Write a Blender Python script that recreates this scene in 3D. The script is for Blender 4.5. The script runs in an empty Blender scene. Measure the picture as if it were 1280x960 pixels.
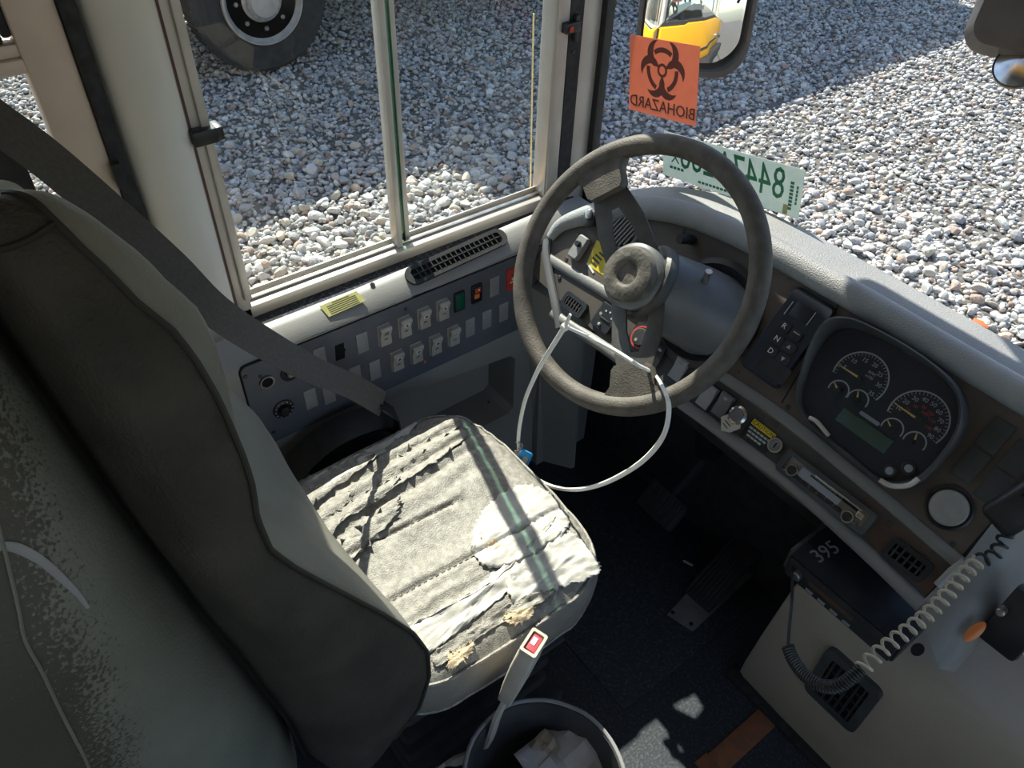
import bpy, bmesh, math, random
import numpy as np
from mathutils import Vector, Matrix, noise
C = bpy.context.scene
COL = C.collection
random.seed(4); rng = np.random.default_rng(4)
PI = math.pi
# ------------------------------------------------------------------ camera
FPX = 980.0
_N = Vector((-45, 1040, FPX)).normalized(); _Fd = Vector((1700, -850, FPX)).normalized()
_R = _N.cross(_Fd).normalized(); _Fd = _R.cross(_N).normalized()
CAM = Vector((0, 0, 1.6))
ax_x = Vector((_R[0], _Fd[0], -_N[0])); ax_y = -Vector((_R[1], _Fd[1], -_N[1])); ax_z = -Vector((_R[2], _Fd[2], -_N[2]))
cd = bpy.data.cameras.new('camera'); cam = bpy.data.objects.new('camera', cd); COL.objects.link(cam)
cd.sensor_width = 36; cd.lens = FPX / 1280 * 36; cd.clip_start = .02; cd.clip_end = 200
m = Matrix((ax_x, ax_y, ax_z)).transposed().to_4x4(); m.translation = CAM
cam.matrix_world = m
C.camera = cam
# ------------------------------------------------------------------ light
SUN_EL = math.radians(44)
SUN_H = Vector((-.96, .245, 0)).normalized()
sunv = SUN_H * math.cos(SUN_EL) + Vector((0, 0, math.sin(SUN_EL)))
w = bpy.data.worlds.new('sky'); C.world = w; w.use_nodes = True
nt = w.node_tree; bg = nt.nodes['Background']
sky = nt.nodes.new('ShaderNodeTexSky'); sky.sky_type = 'NISHITA'; sky.sun_disc = False
sky.sun_elevation = SUN_EL; sky.sun_rotation = math.atan2(SUN_H.x, SUN_H.y)
nt.links.new(sky.outputs[0], bg.inputs[0]); bg.inputs[1].default_value = .27
sl = bpy.data.lights.new('sun', 'SUN'); sl.energy = 12.0; sl.angle = math.radians(.53); sl.color = (1, .92, .80)
so = bpy.data.objects.new('sun', sl); COL.objects.link(so); so.rotation_euler = sunv.to_track_quat('Z', 'Y').to_euler()
C.view_settings.view_transform = 'Standard'; C.view_settings.look = 'None'; C.view_settings.gamma = 1
C.view_settings.exposure = 0.0

# ------------------------------------------------------------------ measuring helpers (pixel -> point on a real plane)
def ray(u, v):
    c = (u - 640, v - 480, FPX)
    return ax_x * c[0] - ax_y * c[1] - ax_z * c[2]
def on(u, v, p0, n):
    d = ray(u, v); n = Vector(n); t = (Vector(p0) - CAM).dot(n) / d.dot(n)
    return CAM + d * t
def atx(u, v, x): return on(u, v, (x, 0, 0), (1, 0, 0))
def aty(u, v, y): return on(u, v, (0, y, 0), (0, 1, 0))
def atz(u, v, z): return on(u, v, (0, 0, z), (0, 0, 1))
def atd(u, v, D): return CAM + ray(u, v).normalized() * D
def fr(o, ex, ey, ez):
    ez = Vector(ez).normalized(); ex = Vector(ex); ex = (ex - ez * ex.dot(ez)).normalized(); ey = ez.cross(ex)
    M = Matrix((ex, ey, ez)).transposed().to_4x4(); M.translation = Vector(o); return M

# ------------------------------------------------------------------ materials
def mat(name, c1, c2=None, scale=20, rough=.6, bump=0, bscale=None, metal=0, spec=.5, detail=4, thr=(.35, .65), emis=None, trans=None, coat=0):
    m = bpy.data.materials.new(name); m.use_nodes = True; nt = m.node_tree; b = nt.nodes['Principled BSDF']
    b.inputs['Roughness'].default_value = rough; b.inputs['Metallic'].default_value = metal
    b.inputs['Specular IOR Level'].default_value = spec; b.inputs['Coat Weight'].default_value = coat
    b.inputs['Base Color'].default_value = (*c1, 1)
    tc = nt.nodes.new('ShaderNodeTexCoord')
    if c2 is not None:
        n = nt.nodes.new('ShaderNodeTexNoise'); n.inputs['Scale'].default_value = scale; n.inputs['Detail'].default_value = detail
        r = nt.nodes.new('ShaderNodeValToRGB'); r.color_ramp.elements[0].color = (*c1, 1); r.color_ramp.elements[1].color = (*c2, 1)
        r.color_ramp.elements[0].position, r.color_ramp.elements[1].position = thr
        nt.links.new(tc.outputs['Object'], n.inputs['Vector']); nt.links.new(n.outputs['Fac'], r.inputs[0]); nt.links.new(r.outputs[0], b.inputs['Base Color'])
    if bump:
        n = nt.nodes.new('ShaderNodeTexNoise'); n.inputs['Scale'].default_value = bscale or scale * 5; n.inputs['Detail'].default_value = 3
        bp = nt.nodes.new('ShaderNodeBump'); bp.inputs['Strength'].default_value = bump; bp.inputs['Distance'].default_value = .002
        nt.links.new(tc.outputs['Object'], n.inputs['Vector']); nt.links.new(n.outputs['Fac'], bp.inputs['Height']); nt.links.new(bp.outputs[0], b.inputs['Normal'])
    if emis: b.inputs['Emission Color'].default_value = (*emis, 1); b.inputs['Emission Strength'].default_value = 1
    return m
def glassmat(name, tint, refl=1.0, dirt=None):
    m = bpy.data.materials.new(name); m.use_nodes = True; nt = m.node_tree; nt.nodes.clear()
    o = nt.nodes.new('ShaderNodeOutputMaterial'); mx = nt.nodes.new('ShaderNodeMixShader'); t = nt.nodes.new('ShaderNodeBsdfTransparent'); g = nt.nodes.new('ShaderNodeBsdfGlossy')
    f = nt.nodes.new('ShaderNodeFresnel'); f.inputs[0].default_value = 1.45
    mu = nt.nodes.new('ShaderNodeMath'); mu.operation = 'MULTIPLY'; mu.inputs[1].default_value = refl
    t.inputs[0].default_value = (*tint, 1); g.inputs['Roughness'].default_value = 0.01
    ge = nt.nodes.new('ShaderNodeNewGeometry'); sb_ = nt.nodes.new('ShaderNodeMath'); sb_.operation = 'SUBTRACT'; sb_.inputs[0].default_value = 1; m0 = nt.nodes.new('ShaderNodeMath'); m0.operation = 'MULTIPLY'
    nt.links.new(ge.outputs['Backfacing'], sb_.inputs[1]); nt.links.new(f.outputs[0], m0.inputs[0]); nt.links.new(sb_.outputs[0], m0.inputs[1])
    nt.links.new(m0.outputs[0], mu.inputs[0]); nt.links.new(mu.outputs[0], mx.inputs[0]); nt.links.new(t.outputs[0], mx.inputs[1]); nt.links.new(g.outputs[0], mx.inputs[2])
    last = mx
    if dirt:
        d = nt.nodes.new('ShaderNodeBsdfDiffuse'); d.inputs[0].default_value = (.6, .6, .55, 1)
        m2 = nt.nodes.new('ShaderNodeMixShader'); tc = nt.nodes.new('ShaderNodeTexCoord'); n = nt.nodes.new('ShaderNodeTexNoise'); n.inputs['Scale'].default_value = 6; n.inputs['Detail'].default_value = 6
        r = nt.nodes.new('ShaderNodeMapRange'); r.inputs[1].default_value = .45; r.inputs[2].default_value = .8; r.inputs[3].default_value = dirt * .25; r.inputs[4].default_value = dirt
        nt.links.new(tc.outputs['Object'], n.inputs['Vector']); nt.links.new(n.outputs['Fac'], r.inputs[0]); nt.links.new(r.outputs[0], m2.inputs[0])
        nt.links.new(mx.outputs[0], m2.inputs[1]); nt.links.new(d.outputs[0], m2.inputs[2]); last = m2
    nt.links.new(last.outputs[0], o.inputs[0]); return m
M = dict(
    plast=mat('grey_moulded_plastic', (.29, .28, .265), (.34, .33, .31), 6, .5, .15, 300),
    plast_d=mat('grey_plastic_dash', (.175, .175, .17), (.22, .215, .205), 8, .5, .25, 260),
    pillar=mat('pillar_plastic', (.80, .76, .70), (.74, .70, .64), 5, .55, .1, 200),
    pad=mat('padded_vinyl', (.30, .305, .31), (.35, .355, .355), 12, .42, .7, 420),
    alu=mat('aluminium_frame', (.52, .48, .43), (.60, .55, .50), 14, .42, .1, 200, .35),
    alu_pink=mat('anodised_frame', (.66, .52, .43), (.72, .58, .48), 14, .5, .1, 200, .2),
    rubber=mat('black_rubber', (.012, .012, .014), (.03, .03, .033), 60, .7, .4, 200),
    foam=mat('crumbling_foam', (.02, .022, .03), (.12, .13, .15), 130, .9, .9, 300, thr=(.5, .75)),
    panel=mat('switch_panel', (.10, .108, .13), (.125, .133, .155), 10, .5, .15, 500),
    blank=mat('blank_plug', (.27, .265, .27), (.31, .30, .30), 30, .55, .1, 300),
    rock=mat('switch_plastic', (.40, .375, .34), (.47, .44, .40), 40, .5, .15, 300),
    white=mat('white_print', (.8, .8, .78)), black=mat('black_plastic', (.012, .013, .016), (.022, .023, .026), 30, .4, .1, 300),
    black_m=mat('matt_black', (.02, .02, .022), (.035, .035, .036), 30, .8, .3, 200),
    hole=mat('dark_cavity', (.004, .004, .005), rough=.95),
    dash=mat('dash_face_brown', (.075, .058, .045), (.12, .092, .072), 9, .6, .2, 500),
    dash_b=mat('dash_face_dark', (.045, .045, .042), (.075, .062, .05), 7, .6, .2, 500),
    rust=mat('dash_face_worn', (.10, .05, .028), (.06, .05, .04), 12, .65, .2, 500),
    green=mat('green_lens', (.01, .10, .06), rough=.3), red=mat('red_print', (.65, .05, .03)), redtag=mat('red_tag', (.60, .07, .045), (.5, .05, .03), 60, .5),
    orange=mat('orange_lens', (.75, .22, .05), rough=.35), yellow=mat('yellow_label', (.75, .56, .02), (.65, .48, .03), 60, .5),
    ylab=mat('pale_yellow_label', (.50, .48, .16), (.42, .40, .15), 250, .5),
    greyprint=mat('grey_print', (.30, .31, .34)), darkprint=mat('dark_print', (.03, .03, .02)),
    chrome=mat('chrome', (.7, .68, .64), (.5, .48, .45), 40, .22, .05, 300, 1.0), steel=mat('dull_steel', (.36, .35, .33), (.22, .21, .2), 50, .4, .1, 300, .8),
    screw=mat('screw_head', (.10, .09, .08), rough=.4, metal=.8),
    wheel=mat('steering_wheel_rubber', (.085, .072, .060), (.13, .112, .094), 45, .62, .5, 350),
    wheelmetal=mat('steering_spoke_paint', (.06, .057, .053), (.09, .084, .078), 30, .45, .2, 200),
    hub=mat('worn_hub', (.15, .132, .112), (.075, .066, .056), 40, .6, .5, 160, thr=(.45, .6)),
    shroud=mat('column_shroud', (.13, .132, .14), (.17, .172, .18), 12, .42, .1, 300),
    vinyl=mat('seat_vinyl_light', (.165, .158, .130), (.21, .20, .168), 9, .5, .5, 300),
    vinyl_d=mat('seat_side_shade_dirt', (.030, .026, .019), (.055, .047, .036), 14, .72, .9, 260, detail=8),  # shade and dirt of the side panel put into a darker colour
    cush=mat('cushion_vinyl', (.22, .205, .18), (.37, .345, .305), 90, .5, .8, 420, detail=8),
    tape=mat('worn_tape', (.62, .59, .54), (.46, .44, .40), 30, .45, .4, 120, 0, detail=8),
    foamy=mat('exposed_foam', (.50, .38, .24), (.62, .50, .34), 80, .9, .9, 300),
    cushside=mat('cushion_side', (.20, .18, .155), (.26, .235, .2), 14, .6, .5, 300),
    thread=mat('seam_thread', (.03, .026, .02)),
    belt=mat('belt_webbing', (.085, .08, .075), (.11, .10, .095), 200, .7, .5, 800),
    buckle=mat('buckle_plastic', (.50, .45, .38), (.58, .53, .45), 30, .5, .2, 200), pinkred=mat('buckle_button', (.62, .07, .10)),
    tie=mat('zip_tie_nylon', (.93, .92, .88), rough=.35), blue=mat('blue_key_tag', (.02, .27, .62), (.03, .34, .72), 60, .35),
    floor=mat('speckled_floor', (.020, .026, .036), (.075, .085, .10), 170, .62, .5, 170, thr=(.5, .75)),
    oran_tile=mat('worn_step_edge', (.30, .11, .05), (.20, .09, .05), 40, .7, .3, 150),
    step=mat('ribbed_rubber', (.05, .06, .06), (.07, .08, .08), 60, .7, .3, 150),
    eng=mat('engine_cover', (.40, .345, .27), (.46, .40, .32), 5, .55, .35, 160),
    pedal=mat('pedal_plate', (.15, .15, .16), (.2, .2, .21), 20, .55, .2, 200),
    cord=mat('sunlit_cord', (.55, .49, .38), (.45, .40, .31), 50, .45), darkcord=mat('dark_cord', (.02, .02, .02), rough=.5),  # stretched coil brightened: sunlight put into the cord's colour
    bin=mat('bin_plastic', (.045, .048, .05), (.07, .073, .075), 20, .5, .2, 200), paper=mat('paper', (.72, .74, .82), (.8, .82, .88), 30, .8), paperb=mat('brown_paper', (.5, .44, .36), (.6, .54, .44), 30, .8),
    biohaz=mat('orange_sticker', (.98, .46, .31), (.95, .43, .28), 40, .5), bioprint=mat('sticker_print', (.20, .045, .03)),
    tagpaper=mat('pale_green_tag', (.82, .88, .82), (.76, .83, .78), 60, .6), tagprint=mat('green_print', (.03, .20, .10)),
    busyellow=mat('bus_yellow', (.85, .42, .01), (.80, .40, .015), 4, .35), interior=mat('interior_panel', (.52, .47, .38), (.58, .53, .43), 6, .6),
    ceil=mat('ceiling_panel', (.68, .62, .52), (.72, .66, .56), 6, .6),
    tyre=mat('tyre_rubber', (.018, .019, .02), (.035, .035, .036), 20, .85, .5, 60), rim=mat('wheel_rim', (.35, .33, .31), (.45, .43, .41), 12, .5, .1, 40, .3),
    truck=mat('neighbour_paint', (.75, .75, .73), (.7, .7, .68), 3, .4), dirtg=mat('gravel_bed', (.07, .067, .06), (.15, .145, .135), 38, .95, .5, 60),
    mirror=mat('mirror_glass', (.9, .9, .9), rough=.02, metal=1), mhouse=mat('mirror_housing', (.045, .045, .047), (.07, .07, .072), 20, .5, .3, 100),
    glass=glassmat('window_glass', (.90, .94, .93), 1.2, .05), wglass=glassmat('windshield_glass', (.94, .96, .96), .8, .02), glassedge=glassmat('green_glass_strip', (.42, .60, .53), .6), gglass=glassmat('gauge_glass', (.93, .95, .97), .7),
    gedge=mat('green_glass_edge', (.025, .075, .06), (.05, .13, .10), 60, .2), smear=None,
    lcd=mat('lcd', (.055, .095, .07), (.065, .11, .08), 5, .25), gface=mat('gauge_face', (.012, .018, .03), rough=.45), gprint=mat('gauge_print', (.45, .46, .45)), gneedle=mat('needle', (.75, .52, .15)), gprint2=mat('gauge_red', (.5, .05, .04)),
    disc=mat('grey_disc', (.30, .295, .28), (.36, .35, .33), 50, .6), streak=mat('yellow_streak', (.75, .62, .30), rough=.4), darkred=mat('dark_red', (.10, .035, .035), rough=.5), weed=mat('red_leaf', (.6, .12, .03)),
)
def smearmat():
    m = bpy.data.materials.new('glass_smear'); m.use_nodes = True; nt = m.node_tree; nt.nodes.clear()
    o = nt.nodes.new('ShaderNodeOutputMaterial'); mx = nt.nodes.new('ShaderNodeMixShader'); t = nt.nodes.new('ShaderNodeBsdfTransparent'); d = nt.nodes.new('ShaderNodeBsdfDiffuse'); d.inputs[0].default_value = (.8, .8, .78, 1)
    tc = nt.nodes.new('ShaderNodeTexCoord'); n = nt.nodes.new('ShaderNodeTexNoise'); n.inputs['Scale'].default_value = 60
    r = nt.nodes.new('ShaderNodeMapRange'); r.inputs[1].default_value = .4; r.inputs[2].default_value = .7; r.inputs[3].default_value = 0; r.inputs[4].default_value = .3
    nt.links.new(tc.outputs['Object'], n.inputs['Vector']); nt.links.new(n.outputs['Fac'], r.inputs[0]); nt.links.new(r.outputs[0], mx.inputs[0]); nt.links.new(t.outputs[0], mx.inputs[1]); nt.links.new(d.outputs[0], mx.inputs[2]); nt.links.new(mx.outputs[0], o.inputs[0]); return m
def shellmat():
    m = mat('stained_shell_vinyl', (.15, .15, .12), (.19, .188, .155), 9, .55, .4, 300); nt = m.node_tree; b = nt.nodes['Principled BSDF']; src = b.inputs['Base Color'].links[0].from_socket
    tc = nt.nodes.new('ShaderNodeTexCoord'); sp = nt.nodes.new('ShaderNodeSeparateXYZ'); nt.links.new(tc.outputs['Object'], sp.inputs[0])
    # ruled line of the seam: y against z in seat coordinates
    ma = nt.nodes.new('ShaderNodeMath'); ma.operation = 'MULTIPLY_ADD'; ma.inputs[1].default_value = -.15; nt.links.new(sp.outputs[2], ma.inputs[0]); nt.links.new(sp.outputs[1], ma.inputs[2])
    wide = nt.nodes.new('ShaderNodeMapRange'); wide.inputs[1].default_value = -.615; wide.inputs[2].default_value = -.535; wide.inputs[3].default_value = 1; wide.inputs[4].default_value = 0; nt.links.new(ma.outputs[0], wide.inputs[0])
    n = nt.nodes.new('ShaderNodeTexNoise'); n.inputs['Scale'].default_value = 260; n.inputs['Detail'].default_value = 4; nt.links.new(tc.outputs['Object'], n.inputs['Vector'])
    n2 = nt.nodes.new('ShaderNodeTexNoise'); n2.inputs['Scale'].default_value = 14; nt.links.new(tc.outputs['Object'], n2.inputs['Vector'])
    ad = nt.nodes.new('ShaderNodeMath'); ad.operation = 'MULTIPLY_ADD'; ad.inputs[1].default_value = .55; nt.links.new(wide.outputs[0], ad.inputs[0]); nt.links.new(n.outputs['Fac'], ad.inputs[2])
    a2 = nt.nodes.new('ShaderNodeMath'); a2.operation = 'MULTIPLY_ADD'; a2.inputs[1].default_value = .35; nt.links.new(n2.outputs['Fac'], a2.inputs[0]); nt.links.new(ad.outputs[0], a2.inputs[2])
    r = nt.nodes.new('ShaderNodeMapRange'); r.inputs[1].default_value = .88; r.inputs[2].default_value = 1.0; r.inputs[4].default_value = .8; nt.links.new(a2.outputs[0], r.inputs[0])
    mx = nt.nodes.new('ShaderNodeMix'); mx.data_type = 'RGBA'; nt.links.new(r.outputs[0], mx.inputs[0]); nt.links.new(src, mx.inputs[6]); mx.inputs[7].default_value = (.045, .035, .022, 1); nt.links.new(mx.outputs[2], b.inputs['Base Color']); return m
M['shellv'] = shellmat()
M['smear'] = smearmat()
for kk in ('biohaz', 'tagpaper'):
    nt = M[kk].node_tree; b = nt.nodes['Principled BSDF']; o_ = nt.nodes['Material Output']; tl = nt.nodes.new('ShaderNodeBsdfTranslucent'); mx = nt.nodes.new('ShaderNodeMixShader'); mx.inputs[0].default_value = .55
    src = b.inputs['Base Color'].links[0].from_socket; nt.links.new(src, tl.inputs[0]); nt.links.new(b.outputs[0], mx.inputs[1]); nt.links.new(tl.outputs[0], mx.inputs[2]); nt.links.new(mx.outputs[0], o_.inputs[0])

# ------------------------------------------------------------------ mesh helpers
WM = {}
def obj(name, bm, mt, parent=None, world=True, smooth=35):
    if world and parent is not None: bm.transform(WM[parent].inverted())
    bmesh.ops.recalc_face_normals(bm, faces=bm.faces)
    me = bpy.data.meshes.new(name); bm.to_mesh(me); bm.free()
    me.polygons.foreach_set('use_smooth', [True] * len(me.polygons)); me.set_sharp_from_angle(angle=math.radians(smooth))
    for q in (mt if isinstance(mt, (list, tuple)) else [mt]): me.materials.append(M[q] if isinstance(q, str) else q)
    o = bpy.data.objects.new(name, me); COL.objects.link(o)
    if parent is not None: o.parent = parent; WM[o] = WM[parent]
    else: WM[o] = Matrix.Identity(4)
    return o
def thing(name, label, cat, Mx, group=None):
    o = bpy.data.objects.new(name, None); COL.objects.link(o); o.empty_display_size = .05
    if not isinstance(Mx, Matrix): Mx = Matrix.Translation(Vector(Mx))
    o.matrix_world = Mx; WM[o] = Mx; return tag(o, label, cat, group)
def tag(o, label, cat, group=None):
    o['label'] = label; o['category'] = cat
    if group: o['group'] = group
    return o
def struct(name, bm=None, mt=None, loc=(0, 0, 0), label=None):
    if bm is None:
        o = bpy.data.objects.new(name, None); COL.objects.link(o); o.location = loc; WM[o] = Matrix.Translation(Vector(loc)); o.empty_display_size = .05
    else: o = obj(name, bm, mt)
    o['kind'] = 'structure'
    if label: o['label'] = label
    return o
def nb(): return bmesh.new()
def _x(bm, vs, Mx):
    if Mx is not None: bmesh.ops.transform(bm, matrix=Mx, verts=vs)
def box(bm, c, s, bev=0, Mx=None, seg=2):
    r = bmesh.ops.create_cube(bm, size=1); vs = r['verts']
    for v in vs: v.co = Vector((v.co.x * s[0] + c[0], v.co.y * s[1] + c[1], v.co.z * s[2] + c[2]))
    if bev:
        es = list({e for v in vs for e in v.link_edges}); g = bmesh.ops.bevel(bm, geom=es, offset=bev, segments=seg, affect='EDGES', profile=.5)
        vs = list({v for f in g['faces'] for v in f.verts} | {v for v in vs if v.is_valid})
    _x(bm, vs, Mx); return bm
def bx(c, s, bev=0, Mx=None, seg=2): return box(nb(), c, s, bev, Mx, seg)
def bxx(x0, x1, y0, y1, z0, z1, bev=0): return bx(((x0 + x1) / 2, (y0 + y1) / 2, (z0 + z1) / 2), (x1 - x0, y1 - y0, z1 - z0), bev)
def loops(bm, L, cap0=True, cap1=True, closed=True, ring=False):
    V = [[bm.verts.new(p) for p in l] for l in L]; n = len(V[0])
    pairs = list(zip(V, V[1:])) + ([(V[-1], V[0])] if ring else [])
    for a, b in pairs:
        for i in range(n if closed else n - 1):
            j = (i + 1) % n; bm.faces.new((a[i], a[j], b[j], b[i]))
    if not ring:
        if cap0: bm.faces.new(V[0][::-1])
        if cap1: bm.faces.new(V[-1])
    return V
def prism(bm, pts, z0, z1, bev=0, Mx=None):
    n = len(pts); c = sum((Vector((p[0], p[1])) for p in pts), Vector((0, 0))) / n
    L = [[Vector((p[0], p[1], z0)) for p in pts]]
    if bev:
        L.append([Vector((p[0], p[1], z1 - bev)) for p in pts]); 
        def ins(p): d = Vector((p[0], p[1])) - c; k = max(0, d.length - bev); d = d.normalized() * k + c; return Vector((d.x, d.y, z1))
        L.append([ins(p) for p in pts])
    else: L.append([Vector((p[0], p[1], z1)) for p in pts])
    V = loops(bm, L); _x(bm, [v for l in V for v in l], Mx); return bm
def rr(w, h, r, cx=0, cy=0, seg=5):
    r = min(r, w / 2 - 1e-5, h / 2 - 1e-5); P = []
    for qx, qy, a in ((1, 1, 0), (-1, 1, 90), (-1, -1, 180), (1, -1, 270)):
        for k in range(seg + 1):
            t = math.radians(a + 90 * k / seg); P.append((cx + qx * (w / 2 - r) + r * math.cos(t), cy + qy * (h / 2 - r) + r * math.sin(t)))
    return P
def rrect(w, h, r, z0, z1, cx=0, cy=0, bev=0, Mx=None): return prism(nb(), rr(w, h, r, cx, cy), z0, z1, bev, Mx)
def frame2(bm, outer, inner, z0, z1, Mx=None):
    V = loops(bm, [[Vector((*p, z0)) for p in outer], [Vector((*p, z1)) for p in outer], [Vector((*p, z1)) for p in inner], [Vector((*p, z0)) for p in inner]], ring=True)
    _x(bm, [v for l in V for v in l], Mx); return bm
def lathe(bm, prof, seg=32, Mx=None, cap=True):
    L = [[Vector((r * math.cos(2 * PI * k / seg), r * math.sin(2 * PI * k / seg), z)) for k in range(seg)] for r, z in prof]
    V = loops(bm, L, cap, cap); _x(bm, [v for l in V for v in l], Mx); return bm
def cyl(r, z0, z1, bev=0, seg=24, Mx=None, cx=0, cy=0, r2=None):
    r2 = r if r2 is None else r2
    T = Matrix.Translation((cx, cy, 0)); T = Mx @ T if Mx is not None else T
    return lathe(nb(), [(r, z0), (r2, z1 - bev), (r2 - bev, z1)] if bev else [(r, z0), (r2, z1)], seg, T)
def smooth_path(P, n=6, closed=False):
    P = [Vector(p) for p in P]; out = []; N = len(P); R = range(N if closed else N - 1)
    for i in R:
        a, b, c, d = (P[(i - 1) % N], P[i], P[(i + 1) % N], P[(i + 2) % N]) if closed else (P[max(i - 1, 0)], P[i], P[i + 1], P[min(i + 2, N - 1)])
        for k in range(n):
            t = k / n; out.append(.5 * ((2 * b) + (-a + c) * t + (2 * a - 5 * b + 4 * c - d) * t * t + (-a + 3 * b - 3 * c + d) * t ** 3))
    if not closed: out.append(P[-1])
    return out
def tube(bm, P, r, seg=10, closed=False, up=None, flat=1.0, Mx=None):
    """round or flattened sweep; r may be a list; flat = half thickness ratio along 'up'"""
    P = [Vector(p) for p in P]; n = len(P); L = []; prev = None
    for i in range(n):
        a = P[(i - 1) % n] if (closed or i) else P[i]; b = P[(i + 1) % n] if (closed or i < n - 1) else P[i]
        t = (b - a).normalized()
        if up is not None:
            u = up[i] if isinstance(up, list) else Vector(up)
        else: u = prev if prev is not None else (Vector((0, 0, 1)) if abs(t.z) < .9 else Vector((1, 0, 0)))
        u = (u - t * u.dot(t)).normalized(); prev = u; s = t.cross(u); rad = r[i] if isinstance(r, (list, tuple)) else r
        L.append([P[i] + s * rad * math.cos(2 * PI * k / seg) + u * rad * flat * math.sin(2 * PI * k / seg) for k in range(seg)])
    V = loops(bm, L, ring=closed); _x(bm, [v for l in V for v in l], Mx); return bm
def surf(bm, G, closed=False):
    V = [[bm.verts.new(p) for p in row] for row in G]
    for a, b in zip(V, V[1:]):
        for i in range(len(a) - 1): bm.faces.new((a[i], a[i + 1], b[i + 1], b[i]))
    return V
def slab(P, n, th):
    """planar polygon of 3D points given thickness th against normal n"""
    bm = nb(); n = Vector(n).normalized(); loops(bm, [[Vector(p) - n * th for p in P], [Vector(p) for p in P]]); return bm
def text(s, size, Mx, mt, parent, name='lettering', mirror=False, th=.0003, sx=1.0, align='CENTER', sp=1.0):
    cu = bpy.data.curves.new('t', 'FONT'); cu.body = s; cu.size = size; cu.align_x = align; cu.align_y = 'CENTER'; cu.extrude = th; cu.space_character = sp; cu.resolution_u = 2
    to = bpy.data.objects.new('t', cu); me = bpy.data.meshes.new_from_object(to); bpy.data.objects.remove(to); bpy.data.curves.remove(cu)
    S = Matrix.Diagonal((-sx if mirror else sx, 1, 1, 1)); me.transform(Mx @ S)
    if parent is not None: me.transform(WM[parent].inverted())
    if mirror: me.flip_normals()
    me.name = name; me.materials.clear(); me.materials.append(M[mt]); o = bpy.data.objects.new(name, me); COL.objects.link(o); o.parent = parent; WM[o] = WM[parent]; return o
def rot(Mx, deg): return Mx @ Matrix.Rotation(math.radians(deg), 4, 'Z')
def off(Mx, x=0, y=0, z=0): return Mx @ Matrix.Translation((x, y, z))
def screwhead(parent, Mx, r=.0035, mt='screw', h=.0015):
    bm = cyl(r, 0, h, .0007, 12, Mx); box(bm, (0, 0, h), (r * 1.3, r * .25, .0004), 0, Mx); box(bm, (0, 0, h), (r * .25, r * 1.3, .0004), 0, Mx)
    return obj('screw', bm, mt, parent)

# ================================================================== SETTING: bus shell
XW = -1.20     # plane of the side windows
YS = 1.15      # plane of the windshield
GZ = -.90      # gravel level
floor_ = struct('floor', bxx(-1.2, 1.2, -4, 1.25, -.06, 0), 'floor')
# step edge near the aisle
obj('worn_strip', bxx(-.24, -.105, .70, .735, 0, .004, .001), 'oran_tile', floor_)
obj('worn_strip', bxx(-.235, -.19, .735, .90, 0, .003, .001), 'oran_tile', floor_)
for k in range(9): obj('floor_rib', bxx(-.18 + k * .018, -.17 + k * .018, .40, .68, 0, .004, .001), 'step', floor_)
struct('ceiling', bxx(-1.2, 1.2, -4, 1.35, 1.95, 2.0), 'ceil')
# left wall: lower skin, sill zone, header, piers
wl = struct('wall_left', bxx(-1.27, -1.215, -4, 1.2, -.5, .655), 'interior')
obj('outer_skirt', bxx(-1.29, -1.27, -4, 1.24, -.55, .66), 'busyellow', wl)
obj('header', bxx(-1.27, -1.2, -4, 1.2, 1.56, 2.0), 'interior', wl)
struct('wall_right', bxx(1.2, 1.27, -4, .2, -.1, .75), 'interior')
wr2 = struct('trim_1', bxx(1.2, 1.27, -4, 1.2, 1.6, 2.0), 'interior')
for k, y in enumerate((-3.2, -2.3, -1.4, -.5, .25, 1.12)): obj('window_post', bxx(1.2, 1.27, y, y + .09, -.1, 1.6), 'interior', wr2)
struct('wall_back', bxx(-1.2, 1.2, -4.05, -4, 0, 2.0), 'interior')
# left rear windows seen at the photo's left edge (frame from pixel lines on x = XW)
w2 = struct('window_2', loc=(XW, -.2, 1.0))
yf = .20
def barx(y0, y1, z0, z1, x0=-1.235, x1=-1.195, bev=.004): return bxx(x0, x1, y0, y1, z0, z1, bev)
obj('frame', barx(.128, .19, .62, 1.56, bev=.006), 'alu_pink', w2)
obj('gasket', barx(.190, .212, .62, 1.56, -1.225, -1.188), 'rubber', w2)
obj('gasket', barx(.116, .128, 1.215, 1.56, -1.23, -1.2), 'rubber', w2)
obj('meeting_rail', barx(-.75, .130, 1.17, 1.19), 'alu_pink', w2)
obj('meeting_rail', barx(-.75, .130, 1.19, 1.208, -1.24, -1.2), 'alu_pink', w2)
obj('gasket', barx(-.75, .116, 1.208, 1.220, -1.228, -1.2), 'rubber', w2)
obj('frame', barx(-.75, .130, .66, .70), 'alu_pink', w2)
obj('frame', barx(-.78, -.73, .62, 1.56), 'alu_pink', w2)
obj('glass', barx(-.74, .13, 1.20, 1.56, -1.222, -1.218, 0), 'glass', w2)
obj('glass', barx(-.74, .13, .70, 1.18, -1.212, -1.208, 0), 'glass', w2)
obj('latch', bxx(-1.19, -1.178, .186, .199, .99, 1.03, .002), 'rubber', w2)
for k in range(3):
    y = -.78 - k * .95
    wx = struct('window_%d' % (6 + k), loc=(XW, y, 1.0))
    obj('frame', barx(y - .07, y, .62, 1.56), 'alu_pink', wx); obj('glass', barx(y - .95, y - .05, .70, 1.56, -1.222, -1.218, 0), 'glass', wx)
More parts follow.
